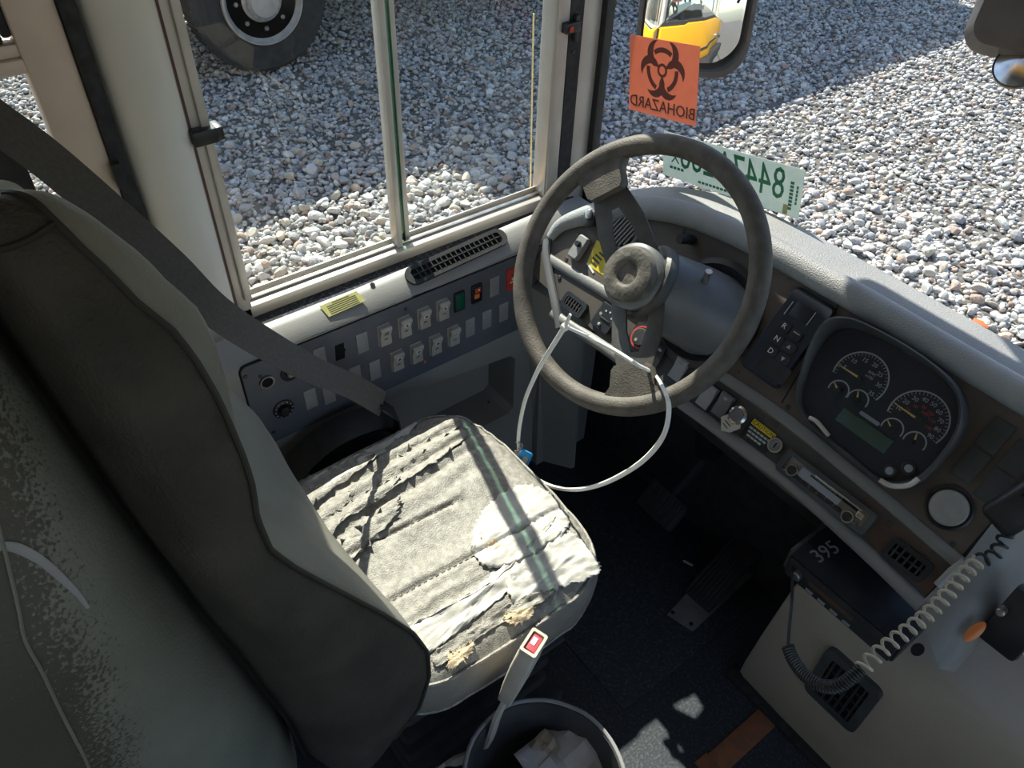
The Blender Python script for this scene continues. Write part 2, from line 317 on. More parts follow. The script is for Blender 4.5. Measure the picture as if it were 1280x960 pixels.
# pillar cover between windows
def pillar():
    bm = nb(); prof = [(-1.245, .212), (-1.20, .216), (-1.178, .232), (-1.165, .255), (-1.163, .28), (-1.172, .300), (-1.18, .306), (-1.245, .308)]
    L = [[Vector((x, y + (.012 if z > 1.1 else 0) * 0, z)) for x, y in prof] for z in (.0, .58)]
    L += [[Vector((x, y, z)) for x, y in prof] for z in (.585, 1.56)]
    loops(bm, L); return bm
pt = struct('trim_2', pillar(), 'pillar')
cap = [(atx(u, v, -1.150)) for u, v in [(205, 330), (291, 442), (286, 450), (250, 462), (200, 430)]]
# lower skirt plate of the pillar with a rounded corner
bm = nb(); q = [(.215, .72), (.292, .72), (.292, .612), (.288, .604), (.280, .598), (.215, .598)]
loops(bm, [[Vector((-1.175, y, z)) for y, z in q], [Vector((-1.158, y, z)) for y, z in q]])
obj('pillar_foot', bm, 'pillar', pt)
# driver's sliding window
w1 = struct('window_1', loc=(XW, .68, .71))
obj('side_track', barx(.303, .338, .60, 1.56, -1.235, -1.185), 'alu', w1)
obj('track_lip', barx(.326, .340, .72, 1.56, -1.185, -1.178, .002), 'alu', w1)
obj('track_slot', barx(.3085, .3125, .60, 1.56, -1.184, -1.1835, 0), 'darkred', w1)
obj('sill_frame', barx(.303, 1.09, .672, .700, -1.24, -1.185), 'alu', w1)
obj('sill_track', barx(.335, 1.06, .700, .706, -1.212, -1.203, .001), 'chrome', w1)
obj('sill_track', barx(.335, 1.06, .700, .712, -1.224, -1.220, .001), 'alu', w1)
obj('side_track', barx(1.034, 1.066, .69, 1.56, -1.235, -1.185), 'alu', w1)
obj('track_lip', barx(1.030, 1.040, .70, 1.56, -1.22, -1.188, .002), 'alu', w1)
obj('head_frame', barx(.303, 1.09, 1.50, 1.56), 'alu', w1)
obj('sash_stile', barx(.655, .668, .70, 1.5, -1.222, -1.196, .002), 'alu', w1)
obj('sash_stile', barx(.684, .696, .70, 1.5, -1.240, -1.214, .002), 'alu', w1)
obj('glass_edge', barx(.670, .682, .70, 1.5, -1.222, -1.208, 0), 'glassedge', w1)
obj('glass_pane', barx(.335, .672, .705, 1.5, -1.210, -1.206, 0), 'glass', w1)
obj('glass_pane', barx(.668, 1.035, .705, 1.5, -1.228, -1.224, 0), 'glass', w1)
bm = bxx(-1.185, -1.165, .306, .345, 1.028, 1.052, .003); box(bm, (-1.182, .348, 1.04), (.03, .014, .022), .003); obj('latch', bm, 'black', w1)
bm = bxx(-1.195, -1.17, 1.045, 1.083, 1.055, 1.075, .003); box(bm, (-1.185, 1.078, 1.06), (.02, .01, .05), .002); obj('latch', bm, 'black', w1)
obj('latch_button', bxx(-1.169, -1.166, 1.052, 1.06, 1.06, 1.07), 'redtag', w1)
# smears left on the panes
sm = nb()
def smear(pts, wd):
    P = smooth_path([atx(u, v, -1.2045) for u, v in pts], 6)
    for a, b in zip(P, P[1:]):
        t = (b - a).normalized(); s = t.cross(Vector((1, 0, 0))) * wd
        sm.faces.new([sm.verts.new(q) for q in (a - s, b - s, b + s, a + s)])
smear([(250, 103), (265, 93), (300, 90), (330, 97), (355, 111), (370, 127), (378, 150)], .0022)
smear([(398, 147), (375, 160), (352, 172), (328, 187)], .003)
obj('smear', sm, 'smear', w1)
# crumbling foam gap under sill
struct('trim_3', bxx(-1.20, -1.135, .29, 1.12, .648, .676, .004), 'foam')
# A pillar
ap = struct('trim_4', bxx(-1.225, -1.185, 1.066, 1.10, .55, 1.9), 'rubber')
obj('pillar_core', slab([(-1.23, 1.09, 0), (-1.185, 1.095, 0), (-1.155, 1.148, 0), (-1.16, 1.165, 0), (-1.25, 1.165, 0)], (0, 0, 1), .01) if False else bxx(-1.24, -1.188, 1.098, 1.17, -.5, 1.95, .01), 'alu', ap)
obj('gasket', bxx(-1.19, -1.172, 1.15, 1.172, .60, 1.9, .002), 'rubber', ap)
screwhead(ap, fr(atx(717, 65, -1.184), (0, 1, 0), (0, 0, 1), (1, 0, 0)), .004)
# windshield
ws = struct('window_3', loc=(0, YS, .85))
obj('glass_pane', bxx(-1.175, 1.175, YS, YS + .005, .66, 1.62), 'wglass', ws)
obj('header', bxx(-1.2, 1.2, YS - .03, YS + .08, 1.62, 2.0), 'interior', ws)
obj('unseen_visor', bxx(-1.10, 1.1, YS - .14, YS - .125, 1.36, 1.75, .005), 'black', ws)  # out of view; added to shade the dash face
obj('centre_post', bxx(.62, .66, YS - .01, YS + .01, .8, 1.62), 'rubber', ws)
obj('corner_post', bxx(1.17, 1.27, YS - .05, YS + .08, -.5, 2.0), 'interior', ws)
# outside of the nose
nose = struct('wall_front', bxx(-1.2, 1.24, 1.175, 1.24, -.55, .60, .02), 'busyellow')
obj('roof_cap', bxx(-1.24, 1.24, 1.235, 1.30, 1.64, 2.15, .02), 'busyellow', nose)
obj('front_bumper', bxx(-1.24, 1.24, 1.24, 1.42, -.55, -.28, .02), 'black_m', nose)
obj('cowl', bxx(-1.19, 1.19, 1.14, 1.20, .55, .66, .01), 'black_m', nose)
for s in (-1, 1): obj('headlamp', cyl(.09, 0, .03, .01, 24, fr((s * .92, 1.24, .05), (1, 0, 0), (0, 0, 1), (0, 1, 0))), 'chrome', nose)

# ================================================================== side console under the window
XC = -1.05
FW_ = lambda u, v, o=0: fr(atx(u, v, XC + o), (0, 1, 0), (0, 0, 1), (1, 0, 0))
con = thing('side_console', 'grey moulded side console with slanting rows of switches under the driver window', 'console', (XC, .6, 0))
# body: profile in (x,z) swept along y with a rounded ledge
prof = [(-1.205, .0), (-1.205, .640), (-1.135, .664), (-1.118, .700), (-1.108, .714), (-1.098, .717), (-1.085, .713), (-1.062, .700), (-1.05, .688), (-1.05, .485), (-1.052, .45), (-1.05, 0.)]
bm = nb()
ys = [-.4, .10, .225, .24, .3, .5, .7, .85, .95, .985]
P = []
for y in ys:
    rise = max(0, (y - .55)) * .04
    P.append([Vector((x, y, z + (rise if z > .6 else 0))) for x, z in prof])
loops(bm, P)
# pocket recess is cut in the face
body = obj('console_body', bm, 'plast', con)
def cutter(bm): 
    me = bpy.data.meshes.new('cut'); bmesh.ops.recalc_face_normals(bm, faces=bm.faces); bm.to_mesh(me); bm.free(); o = bpy.data.objects.new('cut', me); COL.objects.link(o); return o
def boolean(o, bm):
    c = cutter(bm); 
    if o.parent: c.matrix_world = Matrix.Identity(4)
    md = o.modifiers.new('b', 'BOOLEAN'); md.object = c; md.operation = 'DIFFERENCE'; md.solver = 'EXACT'
    bpy.context.view_layer.update(); dg = bpy.context.evaluated_depsgraph_get(); me = bpy.data.meshes.new_from_object(o.evaluated_get(dg))
    o.modifiers.clear(); o.data = me; bpy.data.objects.remove(c)
    me.polygons.foreach_set('use_smooth', [True] * len(me.polygons)); me.set_sharp_from_angle(angle=math.radians(35))
q = [(.50, .27), (.50, .43), (.52, .455), (.84, .415), (.855, .40), (.855, .25), (.84, .235), (.52, .235)]
bm = nb(); loops(bm, [[Vector((-1.15, y, z)) for y, z in q], [Vector((-1.085, y, z)) for y, z in q], [Vector((-1.0, y + (.008 if y > .6 else -.008), z + (.008 if z > .35 else -.008))) for y, z in q]])
boolean(body, bm)
obj('screw', cyl(.004, 0, .002, .001, 10, fr((-1.1, .82, .245), (1, 0, 0), (0, 1, 0), (0, 0, 1))), 'screw', con)
# switch panel
PY0, PY1, PZ0, PZ1 = .252, .938, .494, .690
pc = ((PY0 + PY1) / 2, (PZ0 + PZ1) / 2); PF = fr((XC, pc[0], pc[1]), (0, 1, 0), (0, 0, 1), (1, 0, 0))
obj('panel_gap', rrect(PY1 - PY0 + .006, PZ1 - PZ0 + .006, .014, -.002, .0008, Mx=PF), 'hole', con)
obj('switch_panel', rrect(PY1 - PY0, PZ1 - PZ0, .012, 0, .003, bev=.001, Mx=PF), 'panel', con)
ZP = .003
def rocker(u, v, icon=0):
    Fm = FW_(u, v, ZP); w_, h_ = .0235, .046
    bm = nb(); box(bm, (0, 0, .0005), (w_ + .003, h_ + .003, .003), .0008, Fm)
    r = obj('rocker_switch', bm, 'rock', con)
    bm = nb(); prof = [(-h_ / 2, 0), (-h_ / 2, .007), (-h_ / 2 + .003, .0085), (0, .0075), (h_ / 2 - .006, .0145), (h_ / 2 - .002, .0135), (h_ / 2, .011), (h_ / 2, 0)]
    V = loops(bm, [[Vector((-w_ / 2, y, z)) for y, z in prof], [Vector((w_ / 2, y, z)) for y, z in prof]]); _x(bm, [a for l in V for a in l], Fm)
    obj('paddle', bm, 'rock', r)
    bm = nb(); nrm = Vector((0, -.31, .95)).normalized(); c = Vector((.001, .0085, .0112)); T = Fm @ fr(c, (1, 0, 0), Vector((0, .95, .31)), nrm)
    prism(bm, rr(.0105, .0105, .001), 0, .0006, 0, T); obj('symbol_plate', bm, 'white' if icon else 'blank', r)
    bm = nb()
    if icon == 1: lathe(bm, [(.0028, .0006), (.0028, .0010)], 8, T); box(bm, (0, 0, .0008), (.008, .0012, .0003), 0, T); box(bm, (0, 0, .0008), (.0012, .008, .0003), 0, T)
    elif icon == 2:
        for a in range(4): box(bm, (0, 0, .0008), (.0075, .0016, .0003), 0, T @ Matrix.Rotation(a * PI / 4, 4, 'Z'))
    elif icon == 3: prism(bm, [(-.003, -.003), (.003, -.003), (.001, .0035), (-.002, .002)], .0006, .001, 0, T)
    elif icon == 4: lathe(bm, [(.0022, .0006), (.0022, .001)], 10, off(T, .001, .001)); box(bm, (-.002, -.002, .0008), (.004, .003, .0003), 0, T)
    else:
        for a in (-.003, 0, .003): box(bm, (0, a, .0008), (.007, .0008, .0003), 0, T)
    obj('symbol', bm, 'darkprint', r)
    bm = nb(); T2 = Fm @ fr((0, -.007, .0083), (1, 0, 0), (0, 1, .05), (0, -.05, 1)); box(bm, (0, 0, .0002), (.009, .0008, .0003), 0, T2); box(bm, (0, .002, .0002), (.006, .0006, .0003), 0, T2); obj('small_print', bm, 'darkprint', r)
for (u, v), ic in zip([(479.7, 417.8), (505, 407.5), (529, 396.6), (552.4, 386.3), (495.6, 449.7), (519.6, 440.3), (543.4, 430), (566, 418.8)], (0, 3, 2, 1, 2, 1, 2, 4)): rocker(u, v, ic)
for u, v in [(617.5, 357.8), (587, 409), (608, 399), (629, 389.7), (468.4, 462), (444, 469), (452.5, 428), (399.6, 447), (388, 498), (411, 492), (655, 378)]:
    obj('blank_plug', bx((0, 0, .001), (.0235, .047, .003), .0008, FW_(u, v, ZP)), 'blank', con)
T = FW_(425, 440, ZP); obj('switch_hole', prism(nb(), [(-.011, -.017), (.008, -.018), (.009, -.004), (.012, .001), (.009, .006), (.010, .018), (-.008, .019)], -.0, .0006, 0, T), 'hole', con)['label'] = 'black empty switch opening'
T = FW_(573.4, 376, ZP); g = obj('indicator_lamp', bx((0, 0, .002), (.025, .046, .006), .0015, T), 'black', con); obj('lens', bx((0, 0, .0053), (.019, .038, .002), .001, T), 'green', g)['label'] = 'dark green lens'
T = FW_(595, 366, ZP); g = obj('warning_switch', bx((0, 0, .002), (.025, .044, .006), .0015, T), 'black', con)
obj('lens', bx((.001, .009, .0055), (.013, .012, .002), .001, T), 'redtag', g); obj('lens', bx((-.001, -.005, .0055), (.012, .011, .002), .001, T), 'orange', g); obj('symbol', cyl(.0018, .006, .0072, 0, 10, off(T, .003, .010)), 'white', g)
# red tag hung on the panel
T = FW_(640, 348, ZP); g = obj('red_tag', rrect(.03, .055, .004, 0, .003, Mx=T), 'redtag', con); bm = bx((-.002, -.006, .0033), (.012, .004, .0006), 0, rot(T, 8)); obj('white_print', bm, 'white', g); obj('white_print', bx((0, .001, .0033), (.006, .006, .0006), 0, T), 'white', g); obj('dark_print', bx((.001, .010, .0033), (.005, .005, .0006), 0, T), 'darkprint', g)
# jack, gauge and dial at left of the panel
def ring(bm, R0, R1, z0, z1, Mx, seg=28): return lathe(bm, [(R0, z0), (R1, z0), (R1, z1), (R0, z1), (R0, z0)], seg, Mx, False)
T = FW_(333.4, 476.9, ZP); g = obj('socket', ring(nb(), .0105, .0135, 0, .004, T), 'steel', con); obj('socket_hole', cyl(.0105, 0, .001, 0, 20, T), 'hole', g); obj('socket_prong', bx((-.009, .017, .001), (.004, .006, .002), 0, T), 'black', g)
T = FW_(362, 465.6, ZP); g = obj('round_knob', lathe(nb(), [(.0175, 0), (.0175, .003), (.014, .004), (.012, .001)], 24, T), 'black_m', con); obj('knob_cap', cyl(.008, 0, .008, .002, 16, T), 'steel', g)
T = FW_(354, 510.6, ZP); g = obj('dial', lathe(nb(), [(.020, 0), (.020, .003), (.018, .004), (.013, .0045), (.013, .0015)], 28, T), 'black', con); obj('dial_knob', cyl(.0095, 0, .014, .003, 18, T), 'black', g)
bm = nb()
for a in range(-60, 241, 30): box(bm, (.0165 * math.cos(math.radians(a)), .0165 * math.sin(math.radians(a)), .0047), (.0016, .0016, .0004), 0, T)
obj('dial_marks', bm, 'white', g)
for u, v in [(306.8, 470.9), (342, 539.7), (507, 386), (657, 322), (676, 392)]: screwhead(con, FW_(u, v, ZP), .004)
T = FW_(530.7, 451.6, ZP); obj('orange_bead', cyl(.0035, 0, .003, .001, 12, T), 'orange', con)
# heater dial at the right end of the panel
T = FW_(668, 374, ZP); g = obj('dial', cyl(.010, 0, .012, .003, 20, T), 'black', con)
bm = nb()
for k in range(9): box(bm, (.017, 0, .0005), (.005, .0014, .0004), 0, T @ Matrix.Rotation(math.radians(150 - 26 * k), 4, 'Z'))
obj('dial_marks', bm, 'white', g)
obj('red_mark', bx((.002, .048, .001), (.007, .003, .001), 0, T), 'redtag', g)
# ledge details: sticker, air vent, screw
def LED(x, y): 
    return Vector((x, y, .7095 + max(0, y - .55) * .06))
LN = Vector((.45, -.03, .89)).normalized()
def lf(u, v): return on(u, v, (-1.085, .55, .7145), LN)
bm = nb(); pts = [lf(399, 384), lf(445, 365), lf(457, 377), lf(411, 397.5)]
pts = [p + LN * .0032 for p in pts]; loops(bm, [pts, [p + LN * .0008 for p in pts]]); st = obj('instruction_label', bm, 'ylab', con); st['label'] = 'pale yellow instruction label'
c0 = sum(pts, Vector()) / 4; LWd = (pts[1] - pts[0]).length; LHt = (pts[3] - pts[0]).length; ey = (pts[0] - pts[3]).normalized(); ex = (pts[1] - pts[0]).normalized()
for k in range(6): obj('print_line', bx((0, LHt * (.36 - k * .145), .0010), (LWd * (.78 if k else .45), .0011, .0003), 0, fr(c0, ex, ey, LN)), 'darkprint', st)
# long defroster vent
a_, b_ = lf(516, 346), lf(624, 297); vc = (a_ + b_) / 2 + LN * .002; VL = (b_ - a_).length + .03
T = fr(vc, (b_ - a_), (0, 0, 1), LN)
g = obj('air_vent', frame2(nb(), rr(VL, .040, .019), rr(VL - .026, .024, .008), -.004, .003, T), 'black_m', con); obj('vent_cavity', rrect(VL - .028, .025, .008, -.004, .0005, Mx=T), 'hole', g)
for k in range(17): obj('slat', bx((-VL / 2 + .028 + k * (VL - .056) / 16, 0, .0015), (.0022, .024, .004), 0, T), 'black_m', g)
obj('slat', bx((0, 0, .0022), (VL - .03, .0018, .004), 0, T), 'black_m', g)
p = lf(465.6, 356); screwhead(con, fr(p, (1, 0, 0), (0, 1, 0), LN), .005)

# ================================================================== dashboard
DO = Vector((0, .86, .64)); DE2 = Vector((0, .64, .77)).normalized(); DN = Vector((0, -.77, .64)).normalized()
def D(u, v, h=0): return on(u, v, DO + DN * h, DN)
def st_(u, v): q = D(u, v) - DO; return (q.x, q.dot(DE2))
def DF(u, v, h=0): return fr(D(u, v, h), (1, 0, 0), DE2, DN)
def Dw(s, t, h=0): return DO + Vector((s, 0, 0)) + DE2 * t + DN * h
DW = fr(DO, (1, 0, 0), DE2, DN)
dash = thing('dashboard', 'brown black bus dashboard with grey padded rim behind the steering wheel', 'dashboard', (-.5, .9, .6))
XR = -.105
# pad path (centre line) in the dash plane
padpx = [(688, 300), (702, 284), (728, 274), (760, 266), (795, 262), (830, 265), (865, 273), (900, 286), (935, 302), (975, 322), (1027, 352), (1080, 382), (1180, 442), (1280, 501), (1380, 560)]
padst = [st_(*p) for p in padpx]
face_top = [(s, t) for s, t in padst]
poly = [(s, t) for s, t in padst[:-1]] + [(XR + .02, padst[-1][1]), (XR + .02, -.005), (-1.03, -.005)]
face_poly = [p for p in padst if p[0] < XR - .02] 
fp = face_poly + [(XR, face_poly[-1][1]), (XR, .068), (-1.035, .068)]
bm = nb(); loops(bm, [[Dw(s, t, -.02) for s, t in fp], [Dw(s, t, 0) for s, t in fp]])
obj('upper_face', bm, 'dash', dash)
sx = st_(1087, 400)[0]
low = [(-1.035, .068), (XR, .068), (XR, -.012), (-.62, -.012), (-1.035, .015)]
bm = nb(); loops(bm, [[Dw(s, t, -.02) for s, t in low[::-1]], [Dw(s, t, -.001) for s, t in low[::-1]]]); obj('lower_face', bm, 'dash_b', dash)
# worn brown end of the lower face
e0 = st_(1080, 665)[0]
bm = nb(); loops(bm, [[Dw(s, t, -.001) for s, t in [(e0, .0), (XR, .0), (XR, .06), (e0 - .03, .06)]], [Dw(s, t, .0005) for s, t in [(e0, .0), (XR, .0), (XR, .06), (e0 - .03, .06)]]]); obj('worn_plate', bm, 'rust', dash)
# seam between the face plates
a = st_(1054, 372); b = st_(977, 504); bm = nb(); box(bm, (0, 0, 0), ((Vector(a) - Vector(b)).length, .002, .001), 0, fr((Dw(*a) + Dw(*b)) / 2, Dw(*a) - Dw(*b), DN.cross(Dw(*a) - Dw(*b)), DN)); obj('panel_seam', bm, 'hole', dash)
def ridge(px, r, flat, name, mt='plast_d', h=.0):
    P = smooth_path([D(u, v, h) for u, v in px], 4); return obj(name, tube(nb(), P, r, 12, False, DN, flat), mt, dash)
ridge([(685, 323), (725, 347), (765, 371), (835, 420), (905, 471), (955, 504), (1005, 541), (1052, 580), (1100, 619), (1202, 706)], .0105, .55, 'middle_rail')
ridge([(690, 392), (720, 412), (752, 432), (800, 466), (850, 502), (895, 534), (940, 568), (990, 606), (1035, 646), (1100, 706), (1152, 757)], .0115, .7, 'lower_rail')
# crash pad roll
P = smooth_path([Dw(s, t + .004, .004) for s, t in padst if s < 1], 5)
rad = [.010 + .013 * min(1, i / 14) for i in range(len(P))]
obj('crash_pad', tube(nb(), P, rad, 18, False, DN, .85), 'pad', dash)
# ledge running from the pad to the windshield
led = []
for p in P:
    q = p + Vector((0, .012, .008)); k = min(1, max(0, (p.x + 1.02) / .25)); back = YS - .012 - .05 * (1 - k)
    led.append([q + Vector((0, .0, -.004)), Vector((q.x, q.y + .012, q.z + .002)), Vector((q.x - .02 * (1 - k), max(q.y + .03, back), q.z - .002)), Vector((q.x - .02 * (1 - k), max(q.y + .03, back), q.z - .08))])
bm = nb(); surf(bm, led); obj('dash_top', bm, 'pad', dash)
bm = tube(nb(), [l[1] + Vector((0, -.003, .0005)) for l in led], .0012, 6); obj('pad_seam', bm, 'hole', dash)
# left end post of the dash
obj('end_post', tube(nb(), smooth_path([D(684, 300, .002), D(683, 318, .004), D(688, 350, .004), D(695, 385, .004), D(700, 410, .0)], 4), [.009] * 17, 10, False, DN, .8), 'shroud', dash)
# filler between dash and side console
bm = nb(); loops(bm, [[Vector((-1.15, y, z)) for y, z in [(.93, .0), (.93, .68), (1.0, .70), (1.10, .70), (1.10, 0)]], [Vector((-1.03, y, z)) for y, z in [(.93, .0), (.905, .67), (.965, .69), (1.10, .70), (1.10, 0)]]]); obj('side_filler', bm, 'plast', dash)
bm = nb(); loops(bm, [[Vector((-1.05, y, z)) for y, z in [(.94, .0), (.90, .40), (.885, .60), (.98, .60), (.99, 0)]], [Vector((-.965, y, z)) for y, z in [(1.0, .0), (.96, .40), (.885, .61), (.98, .61), (1.01, 0)]]]); obj('knee_panel', bm, 'plast', dash)
obj('firewall', bxx(-1.2, 1.2, 1.13, 1.165, 0, .58), 'black_m', dash)
obj('under_dash', bxx(-.95, -.15, .98, 1.12, .45, .62, .02), 'black_m', dash)
# end fairing at the right
A_ = D(1202, 704); B_ = D(1146, 758); T_ = D(1290, 590)
c1 = atd(1175, 836, 1.30); c2 = atd(1256, 742, 1.31); c3 = atd(1300, 672, 1.34)
back = Vector((0, .16, -.02))
G = []
for tt in np.linspace(0, 1, 13):
    def li(a, b, c, t): return a.lerp(b, t / .45) if t < .45 else b.lerp(c, (t - .45) / .55)
    l = li(B_, A_, T_, tt); r = li(c1, c2, c3, tt)
    row = [l + Vector((0, .05, -.03)), l + DN * .004]
    for k in (.15, .4, .65, .82, .92): 
        p = l.lerp(r, k); row.append(p + Vector((.10, -.7, .7)).normalized() * .012 * math.sin(PI * min(1, k * 1.05)))
    row += [r, r + Vector((.015, .02, -.01)), r + Vector((.01, .09, -.03))]
    G.append(row)
bm = nb(); V = surf(bm, G); bm.faces.new([v for v in V[0]]); bm.faces.new([v for v in V[-1]][::-1])
obj('end_fairing', bm, 'plast_d', dash, smooth=60)
q = B_.lerp(c1, .78).lerp(A_.lerp(c2, .85), .45)
pf = Vector((.25, -.65, .7)).normalized()
pl_ = atd(1219, 790, 1.29); exf = (atd(1238, 772, 1.29) - atd(1200, 806, 1.29)).normalized()
obj('side_lamp', lathe(nb(), [(1, 0), (.95, .35), (.6, .75), (.01, 1)], 24, fr(pl_ + pf * -.002, exf, pf.cross(exf), pf) @ Matrix.Diagonal((.019, .0075, .005, 1))), 'orange', dash)['label'] = 'orange oval lamp'
obj('end_hole', lathe(nb(), [(1, 0), (.9, 1), (.01, 1)], 20, fr(atd(1147, 812, 1.285), exf, pf.cross(exf), pf) @ Matrix.Diagonal((.010, .008, .003, 1))), 'hole', dash)
obj('edge_trim', tube(nb(), [D(1172, 732, .012), D(1190, 714, .014), D(1206, 702, .012)], .006, 10), 'plast', dash)
# ---- dash fittings
def dscrew(u, v, mt='screw', r=.0045): screwhead(dash, DF(u, v, 0), r, mt)
for u, v in [(708, 324), (722, 294), (853, 289), (699, 347), (951, 520), (932, 547), (922, 466), (985, 509), (1112, 655), (1090, 684), (1191, 680), (988, 347), (1067, 381), (1056, 366), (970, 531)]: dscrew(u, v)
def rocker_d(u, v, mt='blank', w_=.024, h_=.042, tilt=1):
    T = DF(u, v, .001); bm = nb(); box(bm, (0, 0, 0), (w_ + .004, h_ + .004, .003), .0008, T); r = obj('rocker_switch', bm, 'black_m', dash)
    prof = [(-h_ / 2, 0), (-h_ / 2, .004), (0, .006), (h_ / 2 - .004, .014), (h_ / 2, .012), (h_ / 2, 0)]; bm = nb()
    V = loops(bm, [[Vector((-w_ / 2, y, z)) for y, z in prof], [Vector((w_ / 2, y, z)) for y, z in prof]]); _x(bm, [a for l in V for a in l], T); obj('paddle', bm, mt, r)
    obj('symbol', bx((0, .012, .0125), (.007, .005, .001), 0, T), 'greyprint', r); return r
rocker_d(885, 496); rocker_d(905, 507, 'shroud'); rocker_d(850, 462, 'blank'); rocker_d(824, 446, 'black', .018, .04)
T = DF(726, 311, 0); g = obj('grey_switch_box', rrect(.026, .05, .006, 0, .014, bev=.003, Mx=T), 'blank', dash); obj('knob', cyl(.006, .013, .022, .001, 16, T, cy=.006), 'black', g)
# yellow label
yp = [D(746, 300, .0008), D(757, 306, .0008), D(762, 330, .0008), D(755, 345, .0008), D(733, 330, .0008)]
g = obj('warning_label', slab(yp, DN, .001), 'yellow', dash); g['label'] = 'yellow warning label with black print'
T = fr(D(748, 325, .001), (1, -.0, 0), DE2, DN)
for k, (x, y, ww) in enumerate([(0, .020, .012), (-.002, .012, .016), (-.004, .004, .020), (-.004, -.004, .022), (-.003, -.012, .018)]):
    obj('print_line', bx((x, y, .0004), (ww, .0035, .0004), 0, rot(T, -8)), 'darkprint', g)
obj('print_line', bx((.002, -.022, .0004), (.026, .004, .0004), 0, rot(T, -18)), 'white', g)
# round air vent behind the spoke
T = DF(781, 291, 0); g = obj('round_vent', lathe(nb(), [(.036, 0), (.036, .008), (.031, .010), (.029, .004)], 32, T), 'blank', dash); obj('vent_cavity', cyl(.029, 0, .005, 0, 28, T), 'hole', g)
for k in range(-3, 4):
    y = k * .0078; ww = 2 * math.sqrt(max(.028 ** 2 - y * y, 0)); obj('slat', bx((y, 0, .008), (.0022, ww, .006), 0, rot(T, -12)), 'plast', g)
T = DF(866, 300, 0); g = obj('toggle_knob', tube(nb(), [T @ Vector((0, 0, 0)), T @ Vector((.0, -.004, .018)), T @ Vector((-.004, -.012, .034))], [.009, .010, .009], 14), 'black', dash)
# mirror adjuster on the pad left
T = fr(D(735, 272, .03), (1, 0, 0), DE2, DN); bm = nb(); box(bm, (0, 0, -.01), (.026, .030, .014), .004, rot(T, 35)); g = obj('pad_clip', bm, 'black', dash); obj('clip_grip', bx((.002, .006, .001), (.014, .02, .010), .004, rot(T, 35)), 'chrome', g)
# square vents
def sqvent(pp, n, nm='air_vent'):
    c = sum((D(*q) for q in pp), Vector()) / 4; ex = (D(*pp[1]) - D(*pp[0])); W_ = ex.length; H_ = (D(*pp[3]) - D(*pp[0])).length; T = fr(c, (1, 0, 0), DE2, DN)
    g = obj(nm, frame2(nb(), rr(W_, H_, .008), rr(W_ - .016, H_ - .016, .003), -.001, .008, T), 'black', dash); obj('vent_cavity', rrect(W_ - .015, H_ - .015, .003, -.001, .0015, Mx=T), 'hole', g)
    for k in range(n): obj('slat', bx((-(W_ - .016) / 2 + (k + .5) * (W_ - .016) / n + .0, 0, .005), (.003, H_ - .016, .005), 0, T), 'black_m', g)
    obj('slat', bx((0, 0, .0045), (W_ - .016, .003, .004), 0, T), 'black_m', g)
    return g
sqvent([(709, 364), (737, 378), (728, 401), (703, 384)], 6); sqvent([(1120, 667), (1169, 707), (1148, 734), (1102, 692)], 5)
# heater control behind the wheel and the pull knob
T = DF(758, 398, 0); g = obj('heater_control', rrect(.046, .05, .004, 0, .006, bev=.001, Mx=T), 'black', dash)
for x, y in [(-.006, .012), (.004, .014), (.014, .006)]: obj('light_dot', cyl(.002, .006, .0066, 0, 10, off(T, x, y)), 'gprint', g)
bm = nb()
for a in range(4): box(bm, (-.013, .002, .0063), (.007, .0008, .0003), 0, off(T) @ Matrix.Translation((0, 0, 0)) @ Matrix.Translation((-.013, .002, 0)) @ Matrix.Rotation(a * PI / 4, 4, 'Z') @ Matrix.Translation((.013, -.002, 0)))
obj('symbol', bm, 'gprint', g); obj('slider', bx((.002, -.003, .007), (.026, .003, .003), .001, T), 'black_m', g); obj('small_knob', cyl(.003, .006, .010, .001, 10, off(T, -.002, -.016)), 'gprint', g)
T = DF(803, 424, 0); g = obj('heater_control', rrect(.05, .05, .004, 0, .006, bev=.001, Mx=T), 'black', dash); obj('red_band', ring(nb(), .019, .022, .005, .008, off(T, 0, .002)), 'redtag', g)
obj('dial_knob', cyl(.017, .005, .014, .002, 24, off(T, 0, .002)), 'black_m', g)
bm = nb()
for a in range(4): box(bm, (0, 0, .0148), (.007, .0009, .0003), 0, off(T, -.003, -.006) @ Matrix.Rotation(a * PI / 4, 4, 'Z'))
obj('symbol', bm, 'gprint', g)
# park brake knob with worn white tag
T = DF(928, 521, 0); g = obj('pull_knob', lathe(nb(), [(.010, 0), (.010, .012), (.015, .014), (.016, .022), (.012, .025)], 24, T), 'chrome', dash); obj('knob_face', cyl(.010, .024, .0265, .001, 20, T), 'shroud', g)
T = fr(D(913, 528, .014), (1, 0, 0), DE2, DN); g2 = obj('white_tag', prism(nb(), [(-.018, -.002), (-.004, -.02), (.010, -.014), (.020, .002), (.012, .016), (-.008, .014)], 0, .002, 0, T), 'buckle', g)
for k in range(4): obj('print_line', bx((-.001, .008 - k * .006, .0023), (.018 - k * .002, .0016, .0004), 0, rot(T, -12)), 'redtag' if k == 1 else 'darkprint', g)
# caution label
T = DF(949, 544, .0002); g = obj('caution_label', rrect(.052, .036, .002, 0, .0012, Mx=T), 'black', dash); obj('yellow_band', bx((0, .0125, .0014), (.046, .010, .0005), 0, T), 'yellow', g)
text('CAUTION', .0095, off(T, 0, .0125, .0018), 'darkprint', g); bm = nb()
for r_ in range(3):
    for k in range(6 - r_): box(bm, (-.018 + k * .0075 + r_ * .002, .002 - r_ * .0065, .0014), (.0062, .0034, .0004), 0, T)
obj('small_print', bm, 'gprint', g)['kind'] = 'stuff'
